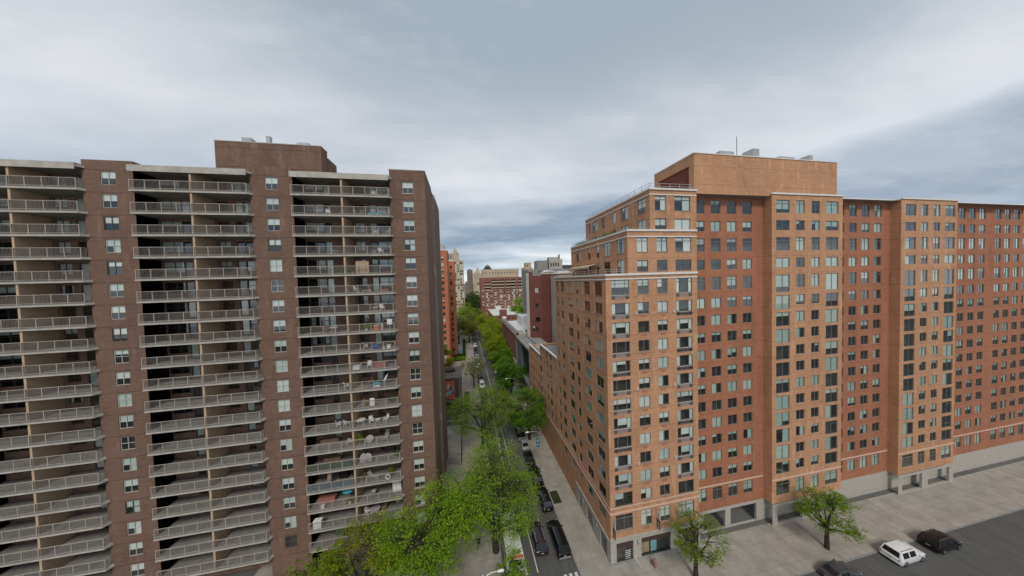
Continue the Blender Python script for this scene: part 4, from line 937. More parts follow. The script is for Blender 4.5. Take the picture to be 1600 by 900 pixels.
o = (-14, 140, 0); t = thing('orange_tower', 'farther orange brick tower, slightly lower, with white roof railing', 'building', o)
wz = [(x_, 1.0, 3.5+i*2.72, 5.0+i*2.72, 'plain') for x_ in (-6.5, -10.5) for i in range(17)]
s = MB(); s.facade('x', 140, -26, -4.75, 0, 50.9, H4(wz), M['orangeb'], .25); s.poly([(-4.75, 140, 0), (-4.75, 152, 0), (-4.75, 152, 50.9), (-4.75, 140, 50.9)], M['orangeb']); s.build('wall', t, o)
s = MB(); s.box(-26, -4.6, 139.9, 152, 50.902, 51.5, M['coping']); s.box(-20, -5.2, 141, 149, 51.502, 55.2, M['conc']); s.build('roof', t, o)
s = MB(); [s.box(-12+i*1.1, -11.6+i*1.1, 140.95, 140.998, 52, 54.4, M['dark']) for i in range(6)]; s.build('opening', t, o)
put_windows(t, o, 'x', 140, wz, 40)
# beige towers with crown
o = (-5, 250, 0); t = thing('crowned_tower', 'tall beige tower with stepped pointed crown beyond the orange towers', 'building', o)
s = MB(); s.box(-11, -3.5, 250, 262, 0, 61, M['beigeb'], 'b'); s.box(-10.2, -3.9, 250.6, 260, 61.002, 65.8, M['beigeb'], 'b'); s.box(-3.498, .2, 250.8, 262, 0, 60.2, M['creamb'], 'b'); s.build('wall', t, o)
s = MB(); s.tube([(-7.2, 255, 65.802), (-7.2, 255, 68.2), (-7.2, 255, 68.4), (-7.2, 255, 70.4), (-7.2, 255, 71), (-7.2, 255, 74)], [2.7, 2.5, 1.7, 1.5, .8, .15], M['beigeb'], 8); s.build('crown', t, o)
s = MB(); [s.box(x_, x_+.5, 250.4, 250.9, 65.802, 67.2, M['greyb']) for x_ in (-10, -8.4, -6.2, -4.5)]; s.build('finial', t, o)
far_windows(t, o, [(c, y_, 18+k*2.6, 1.1, 1.6, 'dark' if rnd.random() < .6 else 'blind2') for c, y_ in ((-9.6, 250), (-7.4, 250), (-5, 250), (-2.6, 250.8), (-1.1, 250.8)) for k in range(16)])
# far silhouettes over the park
o = (11, 480, 0); t = thing('slab_tower', 'distant grey brown slab tower over the far trees', 'building', o); far_box(t, o, 'wall', 6, 16.4, 480, 492, 0, 61.2, 'greyb'); far_box(t, o, 'lower_wing', 2.4, 5.998, 480, 492, 0, 40.4, 'greyb'); far_box(t, o, 'roof_block', 8.5, 13.5, 482, 488, 61.202, 63, 'greyb')
far_windows(t, o, [(7.2+i*1.6, 480, 26+k*2.8, .7, 1.4, 'dgrey') for i in range(6) for k in range(12)])
o = (24, 470, 0); t = thing('cream_tower', 'distant cream stepped tower right of the far slab tower', 'building', o); far_box(t, o, 'wall', 16.8, 30.4, 470, 482, 0, 55.5, 'creamb'); far_box(t, o, 'upper_block', 19, 29, 472, 480, 55.502, 58.5, 'creamb'); far_box(t, o, 'roof_block', 23, 27, 473, 478, 58.502, 64, 'beigeb')
far_windows(t, o, [(18.2+i*1.8, 470, 26+k*2.8, .8, 1.3, 'greyb') for i in range(7) for k in range(10)])
o = (30, 400, 0); t = thing('beige_house', 'small beige apartment house left of the long red one among far trees', 'building', o); far_box(t, o, 'wall', 17.2, 26, 400, 410, 0, 35, 'creamb'); far_box(t, o, 'roof', 20, 26, 399.5, 410, 35.002, 38.5, 'greyb')

# ---------------- mural building on the plaza
o = (-10, 81, 0); t = thing('plaza_building', 'single storey plaza building with dark open front below a broad parapet', 'building', o)
s = MB(); s.box(-24, -1.7, 81, 92, 4.0, 10.4, M['greyb'], 'b'); s.box(-24, -1.7, 83, 92, .13, 3.998, M['dgrey'], 'b'); s.poly([(-24, 81, 4.0), (-1.7, 81, 4.0), (-1.7, 83, 4.0), (-24, 83, 4.0)], M['dgrey']); s.build('wall', t, o)
s = MB(); s.box(-24.1, -1.6, 80.9, 92.1, 10.402, 10.75, M['brownroof']); s.build('roof', t, o)
for i in range(7):
    s = MB(); s.box(-8.6+i*1.15, -8.5+i*1.15, 81.02, 81.2, .13, 3.998, M['gmetal']); s.build('mullion', t, o)
s = MB(); s.box(-24, -1.7, 80.3, 80.98, 3.5, 3.99, M['greyb']); s.build('canopy', t, o)
s = MB(); s.cyl(-5.6, 87.5, 10.752, 11.5, 1.7, M['brownsign'], 20); s.build('round_skylight', t, o)
s = MB(); s.cyl(-1.5, 81.3, .13, 12.3, .12, M['white'], 8); s.build('downpipe', t, o)
tr_ = MB(); [tr_.cyl(-8+i*1.8, 81.6, 10.752, 12.2, .05, M['gmetal'], 6) for i in range(4)]; tr_.box(-8.1, -2, 81.57, 81.63, 12.202, 12.3, M['gmetal']); tr_.build('roof_railing', t, o)
t = thing('mural', 'large orange mural with white and pale blue sweeping shapes in a dark frame', 'mural', (-5.4, 80.99, 0)); y_ = -.02
s = MB(); s.box(-2.2, 2.7, -.05, -.002, 4.25, 10.2, M['mural_d']); s.build('backing', t)
s = MB(); s.box(-2.0, 1.5, -.06, -.052, 4.4, 10.0, M['mural_o']); s.build('orange_field', t)
s = MB(); yy = -.066
def mp(pts, mat): s.poly([(a*.62+.05, yy, (b-7)*1.05+7.1) for a, b in pts], M[mat])
mp([(-1.2, 9.3), (-.6, 8.3), (.6, 8.0), (1.6, 7.0), (1.9, 5.9), (1.2, 5.5), (.5, 6.5), (-.6, 7.2), (-1.4, 7.6), (-2.0, 8.1)], 'mural_d'); yy = -.071
mp([(-1.9, 8.2), (-1.1, 8.5), (-.9, 9.5), (-.4, 8.5), (.4, 8.4), (-.2, 7.8), (-.3, 7.0), (-.9, 7.5), (-1.6, 7.2), (-1.3, 7.9)], 'mural_w')
mp([(-2.7, 5.1), (-1.9, 6.0), (-.5, 6.3), (.6, 6.9), (1.5, 8.0), (1.6, 7.0), (1.0, 6.0), (0, 5.5), (-1.2, 5.3), (-2.2, 4.9)], 'mural_c'); yy = -.076
mp([(-2.6, 5.9), (-1.6, 6.3), (-.4, 6.6), (.3, 7.2), (.1, 6.6), (-.8, 6.1), (-1.8, 5.9)], 'mural_w'); mp([(-2.8, 5.6), (-2.0, 5.4), (-.8, 5.7), (.2, 6.1), (-.8, 5.9), (-2.0, 5.7)], 'mural_w')
s.build('sweeping_shape', t)
# fences, hedges and bits of the plaza
def fence(label, pts, h, mat, step=2., rail=True):
    t = thing('metal_fence', label, 'fence', (*pts[0], .13)); ox, oy = pts[0]
    s = MB(); q = MB()
    for (ax, ay), (bx, by) in zip(pts, pts[1:]):
        d = math.hypot(bx-ax, by-ay); n = max(1, int(d/step)); dx, dy = (bx-ax)/d, (by-ay)/d
        for i in range(n+1): s.cyl(ax-ox+(bx-ax)*i/n, ay-oy+(by-ay)*i/n, 0, h, .05, M[mat], 6)
        for i in range(int(d/.16)): q.cyl(ax-ox+dx*i*.16, ay-oy+dy*i*.16, .1, h-.1, .012, M[mat], 3)
        for zz in (.12, h-.08): q.tube([(ax-ox, ay-oy, zz), (bx-ox, by-oy, zz)], .025, M[mat], 4)
    s.build('post', t); q.build('infill', t)
fence('tall dark metal fence closing the gap beside the brown tower', [(-4.9, 58), (-1.9, 57), (-1.9, 72)], 2.6, 'dmetal')
m = MB(); m.box(-4.74, -1.6, 54.6, 55.9, .13, .55, M['gconc'], 'b'); m.box(-4.74, -1.6, 53.8, 54.598, .13, .34, M['gconc'], 'b'); tag(m.build('steps'), 'two grey concrete steps in front of the tall dark fence', 'steps')
def hedge(label, x0, x1, y0_, y1_, h, leaf, n=900):
    t = thing('hedge', label, 'hedge', ((x0+x1)/2, (y0_+y1_)/2, .13)); s = MB(); w_, d_ = (x1-x0)/2, (y1_-y0_)/2
    s.box(-w_+.1, w_-.1, -d_+.1, d_-.1, 0, h-.15, M['soil']); s.build('stems', t); s = MB()
    for i in range(n):
        p = Vector((rnd.uniform(-w_, w_), rnd.uniform(-d_, d_), h+rnd.gauss(0, .12))) if rnd.random() < .6 else Vector((rnd.choice((-w_, w_))+rnd.gauss(0, .06), rnd.uniform(-d_, d_), rnd.uniform(.1, h))) if rnd.random() < .5 else Vector((rnd.uniform(-w_, w_), -d_+rnd.gauss(0, .06), rnd.uniform(.1, h)))
        leaf_quad(s, p, .28, LEAF[leaf])
    s.build('foliage', t)
hedge('low green hedge bordering the blue play surface', -7.4, -.9, 133.5, 138.8, .9, 'fresh', 1600); hedge('long dark brown hedge strip between play area and path', -2.0, -.5, 139.2, 176, 1.6, 'dark', 2600)
hedge('dark hedge in the angle before the blue play surface', -7.2, -2.2, 139.5, 141.8, 1.4, 'dark', 700)
t = thing('planter_box', 'dark rectangular hedge planter beside the mural building', 'planter', (-.3, 88.5, .13)); s = MB(); s.box(-.75, .75, -3.6, 3.6, 0, .6, M['wood'], 'b'); s.build('box', t); s = MB()
for i in range(900): leaf_quad(s, Vector((rnd.uniform(-.75, .75), rnd.uniform(-3.6, 3.6), .6+rnd.random()*.9)), .2, LEAF['dark'])
s.build('foliage', t)
fence('thin grey fence round the play area by the orange tower', [(-6.5, 128), (-6.5, 176)], 2., 'gmetal', 3)
t = thing('round_planter', 'low round dark planter beside the foot of the orange tower', 'planter', (-5.4, 112.5, .13)); s = MB(); s.cyl(0, 0, 0, .7, 2.0, M['brownsign'], 24); s.build('rim', t); s = MB(); s.cyl(0, 0, .702, .74, 1.85, M['soil'], 24); s.build('soil', t)

# ================================================================== TREES
LEAFN = 0
def make_tree(label, x, y, h, R, leaf, n_tips, per, lsize, trunk_h=None, bark='bark', seed=0, flat=.75, name='street_tree', cat='tree', leaf2=None, group=None, lean=(0, 0), inner=.25, far=False, low=.4):
    rs = np.random.RandomState(seed); t = thing(name, label, cat, (x, y, .13), 0, group)
    th = trunk_h or h*.28; cz = (h+th*1.05)/2; rz_ = (h-th*1.05)/2
    tr = MB(); br = .022*h+.06
    base = Vector((0, 0, 0)); top = Vector((lean[0]*.3+rs.normal(0, .12), lean[1]*.3+rs.normal(0, .12), th))
    tr.tube([base-Vector((0, 0, .13)), base.lerp(top, .5)+Vector((rs.normal(0, .05), 0, 0)), top], [br*1.25, br, br*.85], M[bark], 8)
    lobes = []
    nl = 9 if not far else 5
    limbs = []
    for i in range(nl):
        a = 2*PI*(i+rs.uniform(-.3, .3))/nl; el = rs.uniform(-low, -low*.3) if i % 2 else rs.uniform(.2, 1.1) if i < nl-1 else 1.5
        d = Vector((math.cos(a)*math.cos(el), math.sin(a)*math.cos(el), math.sin(el)))
        e = Vector((d.x*R*.72+lean[0], d.y*R*.72+lean[1], cz+(d.z-.28)*rz_*.95))
        m1 = top.lerp(e, .45)+Vector((rs.normal(0, .1*R), rs.normal(0, .1*R), .12*rz_))
        tr.tube([top-Vector((0, 0, .2)), m1, e], [br*.6, br*.36, br*.12], M[bark], 6)
        limbs.append((top, m1, e)); lobes.append((e, R*rs.uniform(.34, .52)))
        for q in range(2):
            p0 = m1.lerp(e, rs.uniform(0, .6)); a2 = a+rs.uniform(-1.3, 1.3); l = R*rs.uniform(.35, .6)
            e2 = p0+Vector((math.cos(a2)*l, math.sin(a2)*l, rs.uniform(-.1, .7)*l)); tr.tube([p0, p0.lerp(e2, .5)+Vector((0, 0, .05*R)), e2], [br*.25, br*.15, br*.06], M[bark], 4, False)
            lobes.append((e2, R*rs.uniform(.26, .42))); limbs.append((p0, p0.lerp(e2, .5), e2))
    tips = []
    while len(tips) < n_tips:
        c, r_ = lobes[rs.randint(len(lobes))]
        v = rs.normal(0, 1, 3); v /= np.linalg.norm(v); rr = r_*(inner+(1-inner)*rs.uniform()**.5)*1.15
        p = np.array(c)+v*rr*np.array([1, 1, flat]); 
        if ((p[0]-lean[0])/R)**2+((p[1]-lean[1])/R)**2+((p[2]-cz)/(rz_*1.05))**2 > 1.12: continue
        tips.append(p)
        if not far and rs.uniform() < .45:
            lm = limbs[rs.randint(len(limbs))]; q = min(limbs, key=lambda l: (l[2]-Vector(p)).length_squared) if rs.uniform() < .8 else lm
            s0 = q[1].lerp(q[2], rs.uniform(.2, 1)); tr.tube([s0, s0.lerp(Vector(p), .5)+Vector((0, 0, .05*R)), Vector(p)], [br*.08+.008, br*.05+.006, .006], M[bark], 3, False)
    tr.build('trunk', t)
    tips = np.array(tips); n = len(tips)*per
    ctr = np.repeat(tips, per, 0)+rs.normal(0, 1, (n, 3))*np.array([.52, .52, .3])*R*(.17 if far else .115)
    a = rs.normal(0, 1, (n, 3)); a[:, 2] *= .55; a /= np.linalg.norm(a, axis=1)[:, None]
    up = np.array([0, 0, 1.])+rs.normal(0, .55, (n, 3)); b = np.cross(a, up); b /= np.linalg.norm(b, axis=1)[:, None]
    sz = (lsize*rs.uniform(.6, 1.25, n))[:, None]
    V = np.stack([ctr-a*sz, ctr-b*sz*.55, ctr+a*sz, ctr+b*sz*.55], 1).reshape(-1, 3)
    me = bpy.data.meshes.new('crown'); me.vertices.add(n*4); me.vertices.foreach_set('co', V.astype('f').ravel())
    me.loops.add(n*4); me.loops.foreach_set('vertex_index', np.arange(n*4, dtype=np.int32)); me.polygons.add(n)
    me.polygons.foreach_set('loop_start', np.arange(0, n*4, 4, dtype=np.int32))
    me.materials.append(LEAF[leaf])
    if leaf2:
        me.materials.append(LEAF[leaf2]); pick = np.repeat(rs.uniform(size=len(tips)), per)
        hi_ = (pick < .72) & (ctr[:, 2] > cz-.25*rz_) if leaf2 == 'yellow' else pick < .42
        me.polygons.foreach_set('material_index', hi_.astype(np.int32))
    me.update(calc_edges=True); me.validate(); link('crown', me, t); return t
make_tree('bright green tree in front of the brown tower, nearest the left sidewalk', -5.3, 33.2, 14.8, 6.0, 'fresh', 900, 18, .13, seed=1, trunk_h=4., low=.6, leaf2='freshlight')
make_tree('half yellow half green tree in front of the lowest balconies', -12.8, 33.2, 10.8, 4.8, 'fresh', 560, 18, .12, seed=2, leaf2='yellow', trunk_h=3.2)
make_tree('small green tree at the left before the lowest balconies', -18.3, 33.6, 8.3, 3.2, 'olive', 240, 22, .15, seed=3, leaf2='fresh', trunk_h=2.4)
make_tree('big spreading light green tree whose branches overhang the bus', 3.3, 37.4, 16.3, 7.1, 'fresh', 1300, 17, .12, lean=(-.6, 0), seed=4, trunk_h=3.4, low=.5, inner=.4, leaf2='freshlight')
make_tree('small low tree at the near left kerb whose leaves hide the back of the bus', 3.2, 30.6, 6.2, 2.2, 'fresh', 110, 15, .11, seed=14, trunk_h=2.6, leaf2='freshlight', lean=(1.5, .3), low=.8)
make_tree('wide olive green tree on the left kerb behind the bus tree', 3.0, 61.9, 14.7, 7.6, 'pale', 1000, 16, .145, seed=5, trunk_h=4., low=.5, inner=.35, leaf2='fresh')
make_tree('rounded green tree on the right sidewalk beside the lamp with teal banner', 14.8, 62.5, 13.4, 5.6, 'deep', 760, 18, .16, seed=6, low=.9, leaf2='fresh', trunk_h=3)
make_tree('dense deep green tree on the right kerb before the grey loggia', 14.8, 88, 13, 5.9, 'deep', 560, 24, .2, seed=7, low=.8, leaf2='deeplight', trunk_h=3)
make_tree('thin budding tree with pale trunk on the left path beside the white pickup', 2.4, 97.7, 11.5, 5.2, 'tan', 240, 16, .18, seed=8, bark='barkpale', trunk_h=4, leaf2='pale')
make_tree('sparse young tree on the corner sidewalk before the shop windows', 28.6, 28.4, 8.8, 3.2, 'olive', 220, 16, .11, seed=9, trunk_h=3.2, leaf2='fresh')
make_tree('young green tree on the wide avenue sidewalk beyond the corner shop', 50, 27.8, 8.5, 3.4, 'fresh', 300, 18, .12, seed=10, trunk_h=3, leaf2='olive')
for i, (x, y, h, R, lf, l2, lb) in enumerate((
  (14.6, 106, 12.5, 5.6, 'fresh', 'deeplight', 'yellow green tree on the right kerb just past the deep green one'),
  (14.8, 120, 14.5, 6.2, 'limedark', 'lime', 'lime tree on the right kerb beside the row of red brick windows'),
  (14.0, 136, 15, 6.8, 'lime', 'limedark', 'second lime tree on the right kerb, before the far corner of the red brick row'),
  (15.4, 158, 18, 8.2, 'lime', 'limedark', 'round yellow lime tree standing taller at the right of the far road'),
  (14.0, 184, 18, 7.6, 'lime', 'limedark', 'farthest yellow lime tree where the road disappears'),
  (23, 150, 13, 5.0, 'deep', 'olive', 'dark green tree behind the far end of the red brick row'))):
    make_tree(lb, x, y, h, R, lf, 360, 24, .27, seed=20+i, far=True, leaf2=l2, trunk_h=h*.2)
for i, (x, y, h, R, lf, l2, lb) in enumerate((
  (-4.5, 172, 17, 7.8, 'tan', 'olive', 'brownish budding tree at the near end of the left garden'), (2.2, 172, 16, 7.4, 'tan', 'olive', 'brownish budding tree overhanging the far path beside parked cars'),
  (-7, 190, 20, 8, 'olive', 'pale', 'olive tree behind the brownish garden trees'), (5.6, 192, 17, 7.4, 'olive', 'tan', 'tan crowned tree over the far left kerb'), (-1, 204, 21, 8.5, 'pale', 'olive', 'pale green tree above the brownish garden trees'),
  (-7, 216, 22, 8, 'pale', 'fresh', 'pale green tree at the foot of the crowned beige tower'), (8, 220, 18, 7, 'olive', 'pale', 'olive tree where the street ends'), (1, 232, 22, 8, 'olive', 'pale', 'tall olive tree behind the pale green ones'),
  (-9.4, 107, 16, 3.6, 'olive', 'lime', 'narrow yellow green tree growing against the orange tower'))):
    make_tree(lb, x, y, h, R, lf, 360, 24, .27, seed=40+i, far=True, name='garden_tree', leaf2=l2, trunk_h=h*.2)
pk = [(6, 262, 20), (11.5, 270, 22), (2, 285, 23), (8.5, 300, 24), (14.5, 296, 23), (5, 325, 25), (12, 335, 26), (18, 345, 26), (9, 365, 27), (15, 385, 28)]
for i, (x, y, h) in enumerate(pk):
    make_tree('dark green park tree seen between the crowned tower and the long red house', x, y, h, 7.5, 'dark', 130, 20, .5, seed=60+i, far=True, name='park_tree', group='dark park trees at the end of the street')
for i, (x, y, h, lb) in enumerate(((46.5, 222, 28, 'tall bright green tree before the long red house'), (50, 206, 24, 'bright green tree left of the maroon tower, lower than its neighbour'), (40, 178, 21, 'bright green tree behind the white flat roof'), (36, 160, 19, 'bright green tree half hidden by the maroon tower'))):
    make_tree(lb, x, y, h, 8 if i < 2 else 6.5, 'freshlight', 260, 22, .36, seed=80+i, far=True, name='yard_tree', leaf2='deeplight')

# ================================================================== VEHICLES
def loft(sections, mat, name, parent, bw=.05):
    """sections along y: (y, half_bottom, half_belt, half_roof, z_bottom, z_belt, z_roof)"""
    mb = MB(); rings = []
    for (y, wb, wl_, wr_, zb, zl, zr) in sections:
        rings.append([(-wb, y, zb), (-wl_, y, (zb+zl)/2), (-wl_*.985, y, zl), (-wr_, y, zr), (wr_, y, zr), (wl_*.985, y, zl), (wl_, y, (zb+zl)/2), (wb, y, zb)])
    for R_ in rings: mb.v += R_
    i_ = mb.mi(mat); k = len(rings[0])
    for s in range(len(rings)-1):
        for j in range(k):
            a, b = s*k+j, s*k+(j+1) % k; mb.f.append((a, b, b+k, a+k)); mb.m.append(i_)
    mb.f.append(tuple(range(k-1, -1, -1))); mb.m.append(i_); n = (len(rings)-1)*k; mb.f.append(tuple(range(n, n+k))); mb.m.append(i_)
    o_ = mb.build(name, parent); bevel(o_, bw, 2)
    for p in o_.data.polygons: p.use_smooth = True
    return o_
def inset(pts, f, off):
    P_ = [Vector(p) for p in pts]; c = sum(P_, Vector())/len(P_); n = (P_[1]-P_[0]).cross(P_[2]-P_[0]).normalized(); return [tuple(c+(p-c)*f+n*off) for p in P_]
def make_car(label, loc, rz, paint, kind='suv', name='parked_car', group='cars parked along the kerbs', cat='car'):
    """front of the car towards local +y"""
    t = thing(name, label, cat, loc, rz, group); p = M[paint]
    if kind == 'suv':
        Ln, W, H, hb = 4.95, .98, 1.78, 1.05; c0, c1, c2, c3 = -2.38, -2.0, .55, 1.25
    elif kind == 'big':
        Ln, W, H, hb = 5.55, 1.02, 1.9, 1.12; c0, c1, c2, c3 = -2.7, -2.4, .75, 1.45
    else:
        Ln, W, H, hb = 4.6, .9, 1.45, .92; c0, c1, c2, c3 = -1.95, -1.1, .3, 1.1
    e = Ln/2
    S = [(-e, W*.86, W*.88, W*.80, .42, hb*.8, hb*.93), (-e+.12, W*.95, W*.97, W*.88, .32, hb*.9, hb), (c0, W*.97, W, W*.9, .28, hb, hb+.03)]
    S += [(c1, W*.97, W, W*.76, .26, hb, H-.03), ((c1+c2)/2, W*.97, W, W*.77, .26, hb, H), (c2, W*.97, W, W*.75, .26, hb*.98, H-.05), (c3, W*.97, W, W*.86, .28, hb*.96, hb*1.0), (e-.35, W*.95, W*.96, W*.84, .3, hb*.88, hb*.93), (e, W*.8, W*.84, W*.68, .42, hb*.7, hb*.76)]
    loft(S, p, 'body', t)
    gl = MB(); cg = M['cglass']
    def top(s, q): return [(-q[3], q[0], q[6]), (q[3], q[0], q[6]), (s[3], s[0], s[6]), (-s[3], s[0], s[6])]
    r0, r1, r2, r3, r4 = S[2], S[3], S[4], S[5], S[6]
    gl.poly(inset(top(r4, r3), .86, .02), cg); gl.build('windscreen', t)
    gl = MB(); gl.poly(inset(top(r1, r0), .84, .02), cg); gl.build('rear_window', t)
    for sx in (-1, 1):
        gl = MB()
        for a, b in ((r1, r2), (r2, r3)):
            q = [(sx*a[2]*.985, a[0], a[5]), (sx*b[2]*.985, b[0], b[5]), (sx*b[3], b[0], b[6]), (sx*a[3], a[0], a[6])]
            if sx > 0: q = q[::1]
            else: q = q[::-1]
            gl.poly(inset(q, .82, .02), cg)
        gl.build('side_window', t)
        if kind != 'sedan':
            s = MB(); s.box(sx*W*.66-.025, sx*W*.66+.025, c1+.2, c2-.2, H+.0, H+.06, M['chrome']); s.build('roof_rail', t)
        s = MB(); s.box(sx*(W+.11)-.11, sx*(W+.11)+.11, c3-.35, c3-.2, hb, hb+.16, p); bevel(s.build('mirror', t), .03)
        s = MB(); s.box(sx*W*.66-.2, sx*W*.66+.2, e-.09, e-.03, hb*.66, hb*.78, M['lens']); s.build('headlight', t)
        s = MB(); s.box(sx*W*.80-.06, sx*W*.80+.06, -e-.008, -e+.12, hb*.74, hb*.92, M['red']); s.build('taillight', t)
        for yy in (e*.62, -e*.6):
            w_ = MB(); n = 16; w_.tube([(sx*(W-.22), yy, .36), (sx*(W-.0), yy, .36)], .36, M['tyre'], n); wh = w_.build('wheel', t)
            w_ = MB(); w_.tube([(sx*(W-.01), yy, .36), (sx*(W+.012), yy, .36)], .24, M['rim'], 12); w_.build('rim', wh)
    s = MB(); s.box(-W*.82, W*.82, -e-.05, -e+.1, .38, .56, M['silverpaint'] if kind == 'big' else p); bevel(s.build('rear_bumper', t), .03)
    s = MB(); s.box(-.2, .2, -e-.02, -e-.003, hb*.62, hb*.62+.12, M['greycloth']); s.build('number_plate', t)
    return t
CG = 'cars parked along the kerbs'
make_car('black large SUV parked last at the right kerb, roof rails catching light', (12.75, 36.9, 0), 0, 'blackpaint', 'big')
make_car('black SUV parked beside the planting bed', (12.85, 44.25, 0), 0, 'blackpaint', 'suv')
make_car('black SUV with bright roof panel, second ahead of the planting bed', (12.85, 50.0, 0), 0, 'blackpaint', 'suv')
make_car('black car half under the rounded green tree', (12.85, 55.5, 0), 0, 'blackpaint', 'sedan')
make_car('silver car under the rounded green tree', (12.9, 60.6, 0), 0, 'silverpaint', 'sedan')
make_car('dark plum SUV driving in the lane beside the bus', (9.75, 37.6, 0), 0, 'maroonpaint', 'suv', 'car', None)
for i, (x, y, c, k, lb) in enumerate(((12.9, 97, 'silverpaint', 'sedan', 'silver car at the right kerb beyond the deep green tree'), (12.9, 113, 'whitepaint', 'suv', 'white car at the right kerb beside the lime trees'), (12.9, 119, 'silverpaint', 'sedan', 'silver car at the right kerb just ahead of the white one'), (12.9, 125, 'greypaint', 'suv', 'dark car at the right kerb ahead of the silver one'), (12.9, 139, 'silverpaint', 'sedan', 'farthest silver car at the right kerb'), (12.9, 145.5, 'whitepaint', 'sedan', 'farthest white car at the right kerb'),
    (5.3, 121.5, 'whitepaint', 'sedan', 'white car nearest on the far left kerb'), (5.3, 128.5, 'greypaint', 'suv', 'dark car behind the nearest white car on the far left kerb'), (5.3, 135.5, 'silverpaint', 'suv', 'grey car in the middle of the far left kerb row'), (5.3, 143, 'greypaint', 'sedan', 'dark sedan ahead of the grey car on the far left kerb'), (5.3, 152, 'blackpaint', 'suv', 'black car second from the far end of the left kerb row'), (5.3, 160.5, 'whitepaint', 'suv', 'white car at the far end of the left kerb row'))):
    make_car(lb, (x, y, 0), 0 if x > 8 else PI, c, k, group=CG)
for y, c, lb in ((66.3, 'blackpaint', 'black car just beyond the rounded green tree at the right kerb'), (72.2, 'greypaint', 'dark grey car at the right kerb between the rounded tree and the farther lamp'), (82.5, 'blackpaint', 'black car in the shade under the deep green tree'), (91, 'greypaint', 'dark car at the right kerb under the far side of the deep green tree'), (103, 'blackpaint', 'black car at the right kerb just before the yellow green tree'), (132, 'blackpaint', 'black car at the right kerb under the second lime tree')):
    make_car(lb, (12.9, y, 0), 0, c, 'suv' if c == 'blackpaint' else 'sedan', group=CG)
for x, c, k, lb in ((47, 'greypaint', 'sedan', 'dark grey car parked on the avenue nearest the corner shop'), (58.5, 'whitepaint', 'suv', 'white car parked on the avenue at the far right'), (66, 'blackpaint', 'suv', 'black car parked on the avenue at the far right edge')):
    make_car(lb, (x, 24.9, 0), -PI/2, c, k, group=CG)
# pickup with dark bed cover
t = make_car('white pickup truck with black load bed beside the thin budding tree', (5.4, 98.6, 0), PI, 'whitepaint', 'suv', 'pickup_truck', None, 'pickup truck')
s = MB(); s.box(-.85, .85, -4.5, -2.52, .45, 1.15, M['blackpaint']); bevel(s.build('load_bed', t), .04)
make_car('dark car parked ahead of the white pickup', (5.3, 109.5, 0), PI, 'greypaint', 'sedan')
# bus
t = thing('shuttle_bus', 'white roofed shuttle bus with orange rear band under the spreading tree', 'bus', (5.5, 36.95, 0)); s = MB()
s.box(-1.17, 1.17, -3.2, 3.4, .45, 3.05, M['whitepaint']); bevel(s.build('body', t), .12, 3)
s = MB(); s.box(-1.14, 1.14, -3.215, -3.201, 2.35, 2.8, M['orange']); s.build('rear_band', t)
s = MB(); s.box(-.9, .9, -3.216, -3.202, 1.3, 2.2, M['cglass']); s.build('rear_window', t)
for sx in (-1, 1):
    s = MB(); s.box(sx*1.178-.006, sx*1.178+.006, -2.7, 2.9, 1.5, 2.4, M['cglass']); s.build('side_window', t)
    s = MB(); s.box(sx*.95-.12, sx*.95+.12, -3.23, -3.203, .8, 1.15, M['red']); s.build('taillight', t)
    for yy in (-2.0, 2.3):
        w_ = MB(); w_.tube([(sx*.85, yy, .45), (sx*1.16, yy, .45)], .45, M['tyre'], 16); wh = w_.build('wheel', t); w_ = MB(); w_.tube([(sx*1.15, yy, .45), (sx*1.185, yy, .45)], .26, M['rim'], 12); w_.build('rim', wh)
s = MB(); s.box(-.3, .3, 1.2, 1.8, 3.06, 3.14, M['dgrey']); bevel(s.build('roof_hatch', t), .03)
s = MB(); s.box(-1., 1., -.9, .1, 3.052, 3.13, M['white']); bevel(s.build('roof_unit', t), .04)

# ================================================================== LAMPS AND BANNERS
def lamp(label, x, y, h, arm, z0=.13, mat='gmetal'):
    t = thing('street_lamp', label, 'street lamp', (x, y, z0)); s = MB(); s.tube([(0, 0, 0), (0, 0, 1), (0, 0, h)], [.12, .09, .06], M[mat], 8); s.cyl(0, 0, 0, .5, .17, M[mat], 8); s.build('post', t)
    s = MB(); sg = 1 if arm > 0 else -1; s.tube([(0, 0, h-.7), (arm*.3, 0, h-.12), (arm*.6, 0, h+.05), (arm, 0, h+.05)], [.05, .045, .04, .035], M[mat], 6); s.build('arm', t)
    s = MB(); s.tube([(arm-.05*sg, 0, h+.05), (arm+.2*sg, 0, h+.04), (arm+.62*sg, 0, h+.02), (arm+.72*sg, 0, h)], [.07, .15, .15, .05], M['white'], 8); s.build('lamp_head', t, (0, 0, 0), True); return t
lamp('street lamp at the near left corner with arm reaching over the road', .9, 27.6, 8.1, 1.6, mat='white')
lamp('street lamp with teal banner on the right sidewalk before the brick side wall', 14.4, 51.2, 8.7, -2.4)
lamp('street lamp with small teal banner beyond the deep green tree', 14.6, 79.0, 9.5, -2.4)
def banner(label, x, y, z): s = MB(); s.box(-.82, -.1, -.012, .012, -1.05, 1.05, M['teal']); s.box(-.65, -.27, -.017, .017, .25, .65, M['mural_c']); s.box(-.65, -.27, -.017, .017, -.55, -.25, M['mural_c']); s.tube([(-.9, 0, 1.07), (0, 0, 1.07)], .02, M['gmetal'], 5); s.tube([(-.9, 0, -1.07), (0, 0, -1.07)], .02, M['gmetal'], 5); tag(link('banner', s.mesh('banner'), None, (x, y, z)), label, 'banner')
banner('teal vertical banner hung on the nearer right lamp post', 14.34, 51.2, 6.4); banner('teal banner hung on the farther right lamp post', 14.54, 79, 5.6)

